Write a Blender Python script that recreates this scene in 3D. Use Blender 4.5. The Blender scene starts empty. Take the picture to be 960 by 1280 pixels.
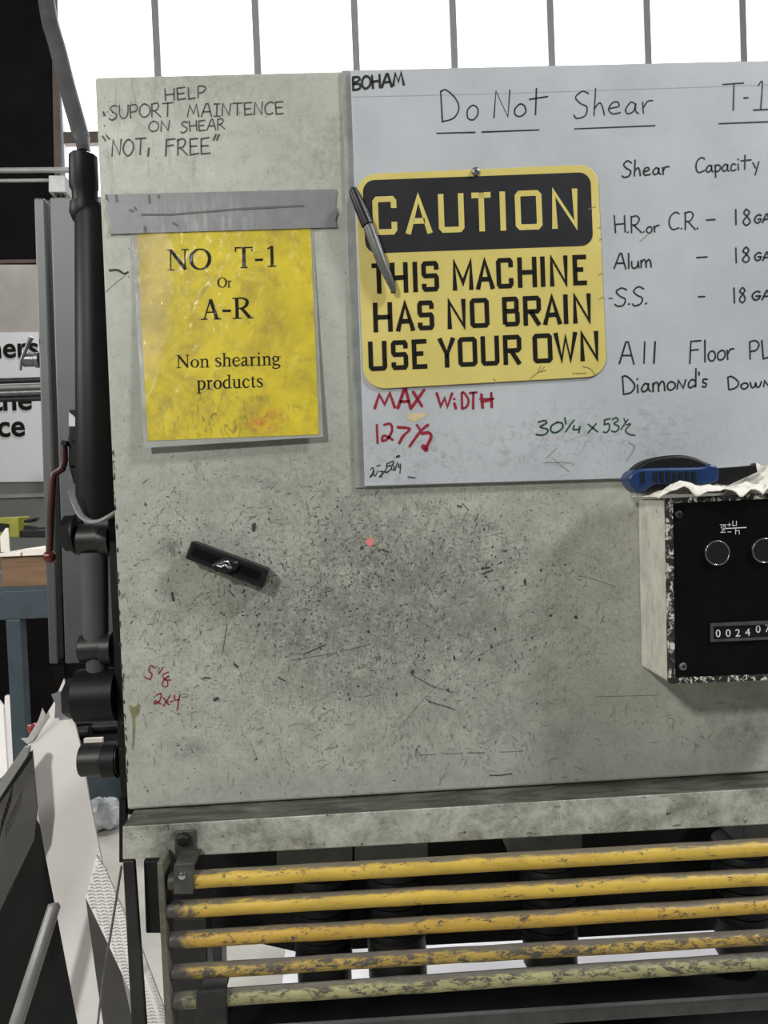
import bpy, bmesh, math, random
from mathutils import Vector, Matrix, noise
random.seed(11)
SC = bpy.context.scene
COL = SC.collection

# ---------------------------------------------------------------- camera, world, lights, exposure
FPX = 961.0
CAM = Vector((0.0, -0.96, 1.50))
YAW, PITCH, ROLL = math.radians(2.01), math.radians(-1.30), math.radians(-2.28)
fw = Vector((math.sin(YAW)*math.cos(PITCH), math.cos(YAW)*math.cos(PITCH), math.sin(PITCH)))
ri0 = Vector((math.cos(YAW), -math.sin(YAW), 0)); up0 = ri0.cross(fw)
RI = math.cos(ROLL)*ri0 + math.sin(ROLL)*up0
UP = -math.sin(ROLL)*ri0 + math.cos(ROLL)*up0
cam_d = bpy.data.cameras.new('camera'); cam = bpy.data.objects.new('camera', cam_d); COL.objects.link(cam)
m = Matrix((RI, UP, -fw)).transposed().to_4x4(); m.translation = CAM; cam.matrix_world = m
cam_d.sensor_fit = 'VERTICAL'; cam_d.sensor_height = 36.0; cam_d.lens = 36.0*FPX/1280.0
cam_d.clip_start = 0.02; cam_d.clip_end = 100
SC.camera = cam
SC.view_settings.view_transform = 'Standard'; SC.view_settings.look = 'None'
SC.view_settings.exposure = -0.33; SC.view_settings.gamma = 1.0; SC.view_settings.use_curve_mapping = False

w = bpy.data.worlds.new('shop_air'); SC.world = w; w.use_nodes = True
bg = w.node_tree.nodes['Background']; bg.inputs[0].default_value = (0.80, 0.86, 0.84, 1); bg.inputs[1].default_value = 0.11

def area(name, loc, target, size, energy, color):
    l = bpy.data.lights.new(name, 'AREA'); l.shape = 'DISK'; l.size = size; l.energy = energy; l.color = color
    o = bpy.data.objects.new(name, l); COL.objects.link(o); o.location = loc
    o.rotation_euler = (Vector(target)-Vector(loc)).to_track_quat('-Z', 'Y').to_euler()
    return o
area('bay_lamp_left', (-1.9, -3.2, 3.5), (0, 0, 1.4), 0.36, 132, (1.0, 0.99, 0.94))
area('bay_lamp_right', (2.9, -1.6, 4.4), (0, 0, 1.4), 0.65, 200, (0.97, 0.99, 1.0))
area('left_fill', (-2.7, -0.45, 2.5), (-0.2, 0.1, 1.2), 0.5, 48, (1.0, 0.98, 0.94))  # added fill, no real lamp: brightens the white sheet and box side
area('rear_fill', (-1.2, 3.4, 5.2), (-0.6, 1.6, 0.4), 0.8, 170, (1.0, 0.98, 0.95))  # unseen fill added to brighten the left rear

def at(px, py, Y=0.0):
    """point where the sight line of a pixel meets the upright plane y = Y"""
    d = fw + RI*((px-480)/FPX) - UP*((py-640)/FPX)
    t = (Y-CAM.y)/d.y
    return CAM + d*t
def onz(px, py, Z):
    d = fw + RI*((px-480)/FPX) - UP*((py-640)/FPX)
    return CAM + d*((Z-CAM.z)/d.z)

# ---------------------------------------------------------------- materials
class NT:
    def __init__(s, name):
        s.m = bpy.data.materials.new(name); s.m.use_nodes = True; s.t = s.m.node_tree; s.n = s.t.nodes
        s.b = s.n['Principled BSDF']
        s.pos = s.n.new('ShaderNodeNewGeometry')
    def link(s, a, b): s.t.links.new(a, b)
    def scale(s, sc):
        v = s.n.new('ShaderNodeVectorMath'); v.operation = 'MULTIPLY'; s.link(s.pos.outputs['Position'], v.inputs[0])
        v.inputs[1].default_value = sc if hasattr(sc, '__len__') else (sc, sc, sc); return v.outputs[0]
    def noise(s, sc, detail=5, rough=0.6, dist=0.0):
        n = s.n.new('ShaderNodeTexNoise'); n.inputs['Scale'].default_value = 1.0
        n.inputs['Detail'].default_value = detail; n.inputs['Roughness'].default_value = rough; n.inputs['Distortion'].default_value = dist
        s.link(s.scale(sc), n.inputs['Vector']); return n.outputs[0]
    def voro(s, sc, feature='F1'):
        n = s.n.new('ShaderNodeTexVoronoi'); n.feature = feature; n.inputs['Scale'].default_value = 1.0
        s.link(s.scale(sc), n.inputs['Vector']); return n.outputs['Distance']
    def ramp(s, fac, a, b, lo=0.0, hi=1.0):
        r = s.n.new('ShaderNodeMapRange'); r.inputs[1].default_value = a; r.inputs[2].default_value = b
        r.inputs[3].default_value = lo; r.inputs[4].default_value = hi; s.link(fac, r.inputs[0]); return r.outputs[0]
    def math(s, op, a, b):
        n = s.n.new('ShaderNodeMath'); n.operation = op
        for i, v in enumerate((a, b)):
            if isinstance(v, (int, float)): n.inputs[i].default_value = v
            else: s.link(v, n.inputs[i])
        return n.outputs[0]
    def mix(s, fac, a, b):
        n = s.n.new('ShaderNodeMix'); n.data_type = 'RGBA'
        if isinstance(fac, (int, float)): n.inputs[0].default_value = fac
        else: s.link(fac, n.inputs[0])
        for i, v in ((6, a), (7, b)):
            if isinstance(v, (tuple, list)): n.inputs[i].default_value = (*v[:3], 1)
            else: s.link(v, n.inputs[i])
        return n.outputs[2]
    def blob(s, c, r):
        """1 at the centre c (x,z on the panel), 0 beyond radius r (rx, rz)"""
        sub = s.n.new('ShaderNodeVectorMath'); sub.operation = 'SUBTRACT'; s.link(s.pos.outputs['Position'], sub.inputs[0])
        sub.inputs[1].default_value = (c[0], 0, c[1])
        mu = s.n.new('ShaderNodeVectorMath'); mu.operation = 'MULTIPLY'; s.link(sub.outputs[0], mu.inputs[0]); mu.inputs[1].default_value = (1/r[0], 0, 1/r[1])
        le = s.n.new('ShaderNodeVectorMath'); le.operation = 'LENGTH'; s.link(mu.outputs[0], le.inputs[0])
        return s.ramp(le.outputs['Value'], 1.0, 0.1)
    def color(s, c):
        if isinstance(c, (tuple, list)): s.b.inputs['Base Color'].default_value = (*c[:3], 1)
        else: s.link(c, s.b.inputs['Base Color'])
    def rough(s, r, metal=0.0, spec=None):
        if isinstance(r, (int, float)): s.b.inputs['Roughness'].default_value = r
        else: s.link(r, s.b.inputs['Roughness'])
        s.b.inputs['Metallic'].default_value = metal
        if spec is not None: s.b.inputs['Specular IOR Level'].default_value = spec
    def bump(s, h, strength=0.3, dist=0.001):
        n = s.n.new('ShaderNodeBump'); n.inputs['Strength'].default_value = strength; n.inputs['Distance'].default_value = dist
        s.link(h, n.inputs['Height']); s.link(n.outputs[0], s.b.inputs['Normal'])
    def normz(s):
        sep = s.n.new('ShaderNodeSeparateXYZ'); s.link(s.pos.outputs['Normal'], sep.inputs[0]); return sep.outputs[2]

def simple(name, c, rough=0.5, metal=0.0, var=0.25, sc=30, bump=0.15, c2=None, spec=None):
    t = NT(name); n = t.noise(sc, 6, 0.65)
    lo = tuple(v*(1-var) for v in c) if c2 is None else c2
    t.color(t.mix(t.ramp(n, 0.35, 0.65), lo, c)); t.rough(rough, metal, spec)
    if bump: t.bump(t.noise(sc*6, 4), bump, 0.0006)
    return t.m
def flat(name, c, rough=0.6, metal=0.0, spec=0.3):
    t = NT(name); t.color(t.mix(t.ramp(t.noise(220, 3), 0.3, 0.7), tuple(v*0.85 for v in c), c)); t.rough(rough, metal, spec); return t.m

cx = at(500, 745); cl = at(560, 690); ct = at(170, 170); cf = at(560, 930); cs = at(200, 740)
def paint_material():
    t = NT('aged_green_grey_paint')
    base = t.mix(t.ramp(t.noise(6, 5, 0.6), 0.3, 0.7), (0.33, 0.34, 0.295), (0.425, 0.435, 0.382))
    base = t.mix(t.ramp(t.noise((45, 45, 12), 5, 0.7), 0.5, 0.75, 0, 0.28), base, (0.27, 0.275, 0.235))       # vertical grubby runs
    base = t.mix(t.ramp(t.noise(240, 3, 0.5), 0.35, 0.7, 0, 0.16), base, (0.24, 0.25, 0.21))
    # grime in the rubbed area
    mask = t.blob((cx.x, cx.z), (0.42, 0.24)); wide = t.blob((cx.x-.05, cx.z-.02), (0.62, 0.36))
    m85 = t.math('MULTIPLY', mask, 0.9)
    base = t.mix(t.math('MULTIPLY', wide, t.ramp(t.noise(16, 8, 0.75, 0.5), 0.40, 0.66, 0, 0.7)), base, (0.17, 0.172, 0.14))
    base = t.mix(t.math('MULTIPLY', m85, t.ramp(t.noise(40, 9, 0.85, 0.3), 0.50, 0.62, 0, 0.75)), base, (0.11, 0.11, 0.09))
    base = t.mix(t.math('MULTIPLY', t.math('MULTIPLY', wide, 1.1), t.ramp(t.noise((330, 330, 120), 6, 0.8, 0.6), 0.56, 0.62, 0, .8)), base, (0.085, 0.085, 0.07))
    base = t.mix(t.math('MULTIPLY', t.math('MULTIPLY', wide, 1.1), t.ramp(t.noise((90, 90, 380), 6, 0.8, 0.4), 0.57, 0.64, 0, .8)), base, (0.09, 0.09, 0.075))
    base = t.mix(t.math('MULTIPLY', m85, t.ramp(t.noise(240, 5, 0.7, 0.3), 0.57, 0.62)), base, (0.05, 0.05, 0.04))
    for (bx, by, rx, rz, k_) in ((385, 800, .075, .03, 1.0), (475, 690, .09, .055, .9), (505, 770, .09, .05, .8), (420, 855, .08, .022, .7), (240, 937, .022, .014, 1.0), (590, 700, .07, .04, .7),
                                 (600, 790, .06, .04, .6), (350, 600, .16, .03, .5), (930, 915, .05, .03, .8), (625, 905, .03, .03, .6), (700, 925, .02, .02, .6), (215, 690, .02, .014, 1.0), (330, 750, .05, .03, .8), (235, 110, .1, .03, .5), (400, 195, .05, .05, .45), (560, 870, .1, .05, .35)):
        bp_ = at(bx, by)
        base = t.mix(t.math('MULTIPLY', t.math('MULTIPLY', t.blob((bp_.x, bp_.z), (rx*1.5, rz*1.6)), k_), t.ramp(t.noise((85, 85, 70), 9, 0.9, 0.2), 0.42, 0.60, 0.05, 1.0)), base, (0.085, 0.087, 0.07))
    base = t.mix(t.ramp(t.noise(34, 10, 0.9, 0.2), 0.49, 0.64, 0, 0.6), base, (0.21, 0.215, 0.18))
    base = t.mix(t.ramp(t.noise(13, 6, 0.7, 0.2), 0.55, 0.72, 0, 0.35), base, (0.52, 0.52, 0.46))
    # streaks and light patch under the marker words
    top = t.blob((ct.x, ct.z), (0.11, 0.16))
    base = t.mix(t.math('MULTIPLY', top, t.ramp(t.noise((90, 90, 9), 5, 0.6), 0.54, 0.68, 0, 0.8)), base, (0.15, 0.15, 0.13))
    low = t.blob((cf.x, cf.z), (0.5, 0.09))
    base = t.mix(t.math('MULTIPLY', low, t.ramp(t.noise((60, 60, 60), 7, 0.8, 2.0), 0.57, 0.68, 0, 0.7)), base, (0.14, 0.14, 0.12))
    # specks everywhere
    base = t.mix(t.ramp(t.voro(130), 0.075, 0.045), base, (0.05, 0.05, 0.045)) if False else base
    base = t.mix(t.math('MULTIPLY', t.ramp(t.noise(190, 2, 0.5), 0.70, 0.73), 0.8), base, (0.05, 0.05, 0.045))
    t.color(base); t.rough(t.ramp(t.noise(30, 5), 0.3, 0.7, 0.38, 0.6), 0.0, 0.4)
    t.bump(t.noise(90, 6, 0.6), 0.25, 0.0008)
    return t.m
M = {}
M['paint'] = paint_material()
def rail_mat():
    t = NT('chipped_grimy_rail_paint')
    b = t.mix(t.ramp(t.noise((22, 26, 26), 9, 0.82, 0.3), 0.38, 0.60), (0.17, 0.17, 0.135), (0.42, 0.425, 0.37))
    b = t.mix(t.ramp(t.noise((60, 90, 90), 7, 0.8, 0.5), 0.60, 0.64), b, (0.035, 0.033, 0.028))
    p = at(225, 1045, -.045); b = t.mix(t.math('MULTIPLY', t.blob((p.x, p.z), (.05, .06)), t.ramp(t.noise(40, 5), .35, .6, .3, 1)), b, (0.05, 0.048, 0.04))
    b = t.mix(t.ramp(t.normz(), 0.5, 0.9, 0, 0.95), b, t.mix(t.ramp(t.noise((12, 50, 60), 7, 0.7, 0.5), 0.42, 0.72), (0.022, 0.021, 0.017), (0.12, 0.115, 0.095)))
    t.color(b); t.rough(0.55); t.bump(t.noise(120, 6), 0.4, 0.001); return t.m
M['rail'] = rail_mat()
def bar_mat(name, yel, worn):
    t = NT(name)
    b = t.mix(t.ramp(t.noise((15, 60, 60), 6, 0.7), 0.35, 0.7), tuple(v*0.72 for v in yel), yel)
    wear = t.ramp(t.noise((48, 120, 120), 9, 0.85, 0.4), 0.575-worn, 0.60-worn)
    b = t.mix(wear, b, (0.06, 0.052, 0.04))
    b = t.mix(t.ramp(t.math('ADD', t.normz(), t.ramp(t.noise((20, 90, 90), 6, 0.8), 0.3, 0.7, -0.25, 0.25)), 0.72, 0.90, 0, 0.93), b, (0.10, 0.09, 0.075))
    # bare ends on the left where the bar meets its end plate
    sep = t.n.new('ShaderNodeSeparateXYZ'); t.link(t.pos.outputs['Position'], sep.inputs[0])
    ex = t.math('ADD', sep.outputs[0], t.ramp(t.noise(60, 4), 0.3, 0.7, -0.02, 0.02))
    b = t.mix(t.ramp(ex, -0.205, -0.225) if worn < 0.1 else 0.0, b, (0.05, 0.047, 0.042))
    t.color(b); t.rough(0.5); t.bump(wear, 0.5, 0.0006); return t.m
M['bar_a'] = bar_mat('chipped_safety_yellow_paint', (0.56, 0.375, 0.055), 0.0)
M['bar_b'] = bar_mat('worn_safety_yellow_paint', (0.50, 0.31, 0.045), 0.02)
M['bar_c'] = bar_mat('badly_worn_yellow_paint', (0.40, 0.27, 0.055), 0.075)
M['bar_d'] = bar_mat('faded_olive_yellow_paint', (0.33, 0.31, 0.15), 0.06)
def board_mat():
    t = NT('grubby_whiteboard_enamel')
    b = t.mix(t.ramp(t.noise(9, 5, 0.6), 0.3, 0.7), (0.36, 0.38, 0.405), (0.44, 0.46, 0.485))
    p = at(720, 550); q = at(530, 570)
    mk = t.math('MAXIMUM', t.blob((p.x, p.z), (0.28, 0.07)), t.blob((q.x, q.z), (0.14, 0.06)))
    b = t.mix(t.math('MULTIPLY', mk, t.ramp(t.noise(55, 7, 0.75, 2.0), 0.50, 0.68, 0, 0.75)), b, (0.16, 0.16, 0.155))
    b = t.mix(t.ramp(t.noise((25, 25, 60), 6, 0.8, 2.0), 0.62, 0.76, 0, 0.35), b, (0.2, 0.2, 0.2))
    b = t.mix(t.ramp(t.noise(300, 2, 0.5), 0.3, 0.75, 0, 0.12), b, (0.2, 0.2, 0.2))
    t.color(b); t.rough(0.42, 0, 0.35); t.bump(t.noise(200, 4), 0.08, 0.0005); return t.m
M['board'] = board_mat()
M['strip'] = simple('dull_grey_edge_metal', (0.27, 0.28, 0.27), 0.5, 0.2, 0.25, 40)
M['crease'] = flat('faint_board_crease', (0.36, 0.375, 0.395))
def sign_yellow():
    t = NT('faded_sign_yellow')
    b = t.mix(t.ramp(t.noise(14, 5, 0.6), 0.3, 0.7), (0.50, 0.415, 0.115), (0.58, 0.485, 0.15))
    e = t.ramp(t.noise((80, 80, 160), 7, 0.8, 1.0), 0.63, 0.72, 0, 0.45)
    b = t.mix(e, b, (0.22, 0.18, 0.08)); t.color(b); t.rough(0.38, 0, 0.5); t.bump(t.noise(60, 5), 0.12, 0.001); return t.m
M['sign_yellow'] = sign_yellow()
M['sign_black'] = simple('scuffed_sign_black', (0.016, 0.016, 0.019), 0.5, 0, 0.3, 25, 0.05, spec=0.25)
M['print_black'] = flat('printed_black_ink', (0.011, 0.010, 0.008), 0.7, spec=0.1)
def paper_mat():
    t = NT('grubby_yellow_paper')
    b = t.mix(t.ramp(t.noise(16, 6, 0.65), 0.3, 0.72), (0.44, 0.345, 0.015), (0.60, 0.475, 0.025))
    b = t.mix(t.ramp(t.noise(24, 8, 0.78, 0.6), 0.46, 0.68, 0, 0.85), b, (0.26, 0.20, 0.03))
    p = at(285, 520); q = at(290, 370)
    b = t.mix(t.math('MULTIPLY', t.blob((p.x, p.z), (0.13, 0.05)), t.ramp(t.noise((140, 140, 60), 6, 0.8, 1.0), 0.53, 0.62, 0, 0.9)), b, (0.11, 0.09, 0.03))
    r = at(335, 527)
    b = t.mix(t.math('MULTIPLY', t.blob((r.x, r.z), (0.035, 0.02)), t.ramp(t.noise(80, 5, 0.7), 0.42, 0.6, 0, 0.9)), b, (0.42, 0.10, 0.03))
    t.color(b); t.rough(0.5, 0, 0.3)
    t.bump(t.noise((60, 60, 60), 4, 0.5, 0.6), 0.1, 0.001)
    return t.m
M['paper'] = paper_mat()
def film_mat():
    t = NT('clear_laminate_film'); t.n.remove(t.b)
    p = at(170, 320); mk = t.blob((p.x, p.z), (0.05, 0.19))
    gl = t.n.new('ShaderNodeBsdfGlossy'); gl.inputs['Roughness'].default_value = 0.12
    tr = t.n.new('ShaderNodeBsdfTransparent'); mx = t.n.new('ShaderNodeMixShader')
    t.link(t.ramp(mk, 0, 1, 0.015, 0.30), mx.inputs[0]); t.link(tr.outputs[0], mx.inputs[1]); t.link(gl.outputs[0], mx.inputs[2])
    out = [n for n in t.n if n.type == 'OUTPUT_MATERIAL'][0]; t.link(mx.outputs[0], out.inputs['Surface'])
    bp = t.n.new('ShaderNodeBump'); bp.inputs['Strength'].default_value = 1.0; bp.inputs['Distance'].default_value = 0.02
    t.link(t.math('MULTIPLY', t.noise((95, 95, 60), 5, 0.6, 1.0), t.ramp(mk, 0.0, 0.9, 0.05, 1.0)), bp.inputs['Height']); t.link(bp.outputs[0], gl.inputs['Normal'])
    return t.m
M['film'] = film_mat()
def tape_mat():
    t = NT('grey_duct_tape')
    b = t.mix(t.ramp(t.noise(30, 6, 0.7), 0.3, 0.7), (0.14, 0.145, 0.15), (0.19, 0.195, 0.20))
    wv = t.n.new('ShaderNodeTexWave'); wv.wave_type = 'BANDS'; wv.bands_direction = 'X'; wv.inputs['Scale'].default_value = 120; t.link(t.pos.outputs['Position'], wv.inputs['Vector'])
    wv.inputs['Distortion'].default_value = 0.6
    p = at(255, 275)
    b = t.mix(t.math('MULTIPLY', t.blob((p.x, p.z), (0.10, 0.035)), t.ramp(t.noise((200, 200, 30), 5, 0.7), 0.45, 0.62, 0, 0.7)), b, (0.34, 0.34, 0.33))
    b = t.mix(t.math('MULTIPLY', wv.outputs['Fac'], 0.10), b, (0.1, 0.1, 0.1))
    t.color(b); t.rough(0.45, 0, 0.5); t.bump(wv.outputs['Fac'], 0.06, 0.0003); return t.m
M['tape'] = tape_mat()
M['ink'] = flat('black_marker_ink', (0.02, 0.02, 0.022), 0.5)
M['ink_faded'] = flat('faded_black_marker_ink', (0.055, 0.055, 0.05), 0.6)
M['ink_red'] = flat('red_marker_ink', (0.25, 0.014, 0.032), 0.5)
M['ink_darkred'] = flat('dark_red_marker_ink', (0.22, 0.02, 0.025), 0.5)
M['ink_green'] = flat('dark_green_marker_ink', (0.018, 0.06, 0.038), 0.5)
M['scuff'] = flat('black_scuff_residue', (0.045, 0.045, 0.038), 0.7)
M['scuff_soft'] = flat('grey_scuff_residue', (0.235, 0.238, 0.20), 0.7)
M['scuff_mid'] = flat('dark_grey_scuff_residue', (0.12, 0.12, 0.10), 0.7)
M['stain'] = simple('olive_oil_stain', (0.23, 0.22, 0.11), 0.4, 0, 0.4, 90, 0)
M['pink'] = flat('pink_paint_fleck', (0.62, 0.20, 0.19))
M['black_plastic'] = simple('black_plastic', (0.008, 0.008, 0.009), 0.4, 0, 0.3, 60, 0.1, spec=0.3)
M['black_gloss'] = simple('black_enamel_face', (0.0035, 0.004, 0.0045), 0.38, 0, 0.4, 30, 0.02, spec=0.12)
M['black_rubber'] = simple('black_rubber', (0.008, 0.008, 0.009), 0.5, 0, 0.6, 22, 0.3, spec=0.25)
M['marker_grey'] = simple('worn_grey_barrel', (0.10, 0.10, 0.10), 0.4, 0, 0.4, 70, 0.1)
M['silver'] = simple('bright_steel', (0.55, 0.55, 0.56), 0.25, 1.0, 0.3, 60, 0.2)
M['dull_steel'] = simple('dull_steel', (0.22, 0.22, 0.23), 0.4, 0.8, 0.35, 60, 0.3)
M['dark_steel'] = simple('dark_oily_steel', (0.028, 0.028, 0.028), 0.45, 0.3, 0.5, 25, 0.3)
M['edge_steel'] = simple('dull_bed_edge_steel', (0.075, 0.078, 0.076), 0.5, 0.1, 0.4, 25, 0.3)
M['block_steel'] = simple('grey_oily_block_steel', (0.13, 0.135, 0.125), 0.5, 0.2, 0.4, 25, 0.3)
M['black_steel'] = simple('black_oily_steel', (0.008, 0.0085, 0.009), 0.5, 0.0, 0.5, 20, 0.3, spec=0.25)
def boxpaint(name, chip, base=(0.50, 0.49, 0.43)):
    t = NT(name)
    b = t.mix(t.ramp(t.noise((50, 50, 25), 8, 0.8), 0.42, 0.64), base, tuple(v*0.66 for v in base))
    k = t.ramp(t.noise((100, 100, 75), 8, 0.8, 0.6), chip, chip+0.02)
    b = t.mix(k, b, (0.012, 0.012, 0.012)); t.color(b); t.rough(0.5); t.bump(k, 0.6, 0.0008); return t.m
M['box_side'] = boxpaint('cream_control_box_paint', 0.64, (0.53, 0.515, 0.455))
M['box_rim'] = boxpaint('chipped_rim_paint', 0.445, (0.6, 0.59, 0.53))
M['white_ink'] = flat('white_printed_legend', (0.60, 0.60, 0.60))
M['blue_grip'] = simple('blue_rubber_grip', (0.009, 0.032, 0.12), 0.35, 0, 0.35, 50, 0.1)
def rag_mat():
    t = NT('crumpled_white_rag'); b = t.mix(t.ramp(t.noise(50, 6, 0.7, 1.0), 0.5, 0.7), (0.70, 0.67, 0.61), (0.30, 0.27, 0.22)); t.color(b); t.rough(0.85); t.bump(t.noise(400, 3), 0.3, 0.0005); return t.m
M['rag'] = rag_mat()
M['cabinet'] = simple('grey_enamel_cabinet', (0.070, 0.077, 0.077), 0.45, 0, 0.12, 20, 0.1)
M['cabinet_dark'] = simple('dark_cabinet_seam', (0.02, 0.021, 0.022), 0.6, 0, 0.3, 40, 0.1)
M['brown_dark'] = simple('dark_brown_steelwork', (0.010, 0.008, 0.0085), 0.9, 0, 0.4, 6, 0, spec=0.05)
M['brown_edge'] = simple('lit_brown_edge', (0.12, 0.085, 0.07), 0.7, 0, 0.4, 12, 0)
M['cable'] = simple('grey_cable_sheath', (0.06, 0.06, 0.064), 0.45, 0, 0.3, 30, 0.1)
M['wall'] = simple('stained_concrete_block', (0.40, 0.375, 0.35), 0.85, 0, 0.25, 2.5, 0.2)
M['wall_low'] = simple('grey_green_wall_paint', (0.19, 0.195, 0.18), 0.8, 0, 0.15, 3, 0.1)
M['frame_tan'] = simple('tan_window_bar', (0.30, 0.24, 0.20), 0.6, 0, 0.2, 5, 0)
M['mullion'] = simple('glare_paled_window_bar', (0.8, 0.8, 0.84), 0.6, 0, 0.1, 5, 0)  # bars coloured pale to carry the glare of the window
M['sign_white'] = simple('white_sign_board', (0.66, 0.66, 0.68), 0.6, 0, 0.06, 3, 0)
M['red_lever'] = simple('dark_red_lever_paint', (0.060, 0.014, 0.014), 0.4, 0, 0.5, 60, 0.3)
M['red_ball'] = simple('red_lever_knob', (0.13, 0.018, 0.016), 0.3, 0, 0.4, 60, 0.2)
M['bench_blue'] = simple('blue_grey_bench_paint', (0.040, 0.060, 0.074), 0.5, 0, 0.25, 12, 0.1)
def wood():
    t = NT('brown_plywood'); b = t.mix(t.ramp(t.noise((4, 4, 60), 5, 0.6, 1.0), 0.3, 0.7), (0.12, 0.066, 0.032), (0.21, 0.12, 0.06)); t.color(b); t.rough(0.6); return t.m
M['wood'] = wood()
M['paper_white'] = simple('white_paper', (0.80, 0.75, 0.68), 0.7, 0, 0.08, 10, 0)
M['card'] = simple('white_sheet_stock', (0.84, 0.80, 0.775), 0.6, 0, 0.12, (6), 0.03)
M['card_edge'] = simple('pale_sheet_edge', (0.60, 0.58, 0.57), 0.6, 0, 0.2, 30, 0)
M['grey_sheet'] = simple('grey_brown_sheet', (0.085, 0.08, 0.08), 0.5, 0.1, 0.3, 8, 0)
M['yellow_tool'] = simple('yellow_green_plastic', (0.32, 0.32, 0.03), 0.5, 0, 0.3, 20, 0)
M['tube'] = simple('pale_grey_tube', (0.30, 0.30, 0.29), 0.4, 0.1, 0.2, 20, 0)
M['plastic_bag'] = simple('clear_grey_plastic_bag', (0.50, 0.52, 0.54), 0.25, 0, 0.35, 20, 0.3)
def floor_mat():
    t = NT('scuffed_concrete_floor'); b = t.mix(t.ramp(t.noise(3.0, 6, 0.65), 0.3, 0.7), (0.36, 0.345, 0.31), (0.52, 0.505, 0.46))
    b = t.mix(t.ramp(t.noise(12, 6, 0.75, 1), 0.56, 0.72, 0, 0.5), b, (0.2, 0.19, 0.165)); t.color(b); t.rough(0.45); t.bump(t.noise(40, 5), 0.1, 0.002); return t.m
M['floor'] = floor_mat()
M['tread'] = simple('bright_tread_plate', (0.78, 0.75, 0.73), 0.45, 0.0, 0.12, 25, 0.05)
M['tread_lug'] = simple('tread_plate_lug', (0.50, 0.48, 0.47), 0.4, 0.1, 0.12, 25, 0)
M['sheet_bright'] = simple('reflection_white_sheet', (0.86, 0.85, 0.90), 0.35, 0, 0.05, 5, 0)  # white base colour carries the window reflected in the metal
M['red_scrap'] = simple('red_scrap_wrapper', (0.42, 0.06, 0.05), 0.4, 0, 0.5, 50, 0)
e = bpy.data.materials.new('daylit_translucent_glazing'); e.use_nodes = True
eb = e.node_tree.nodes['Principled BSDF']; eb.inputs['Emission Color'].default_value = (0.97, 0.98, 1.0, 1); eb.inputs['Emission Strength'].default_value = 2.6
eb.inputs['Base Color'].default_value = (0.8, 0.8, 0.8, 1)
M['glazing'] = e

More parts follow.
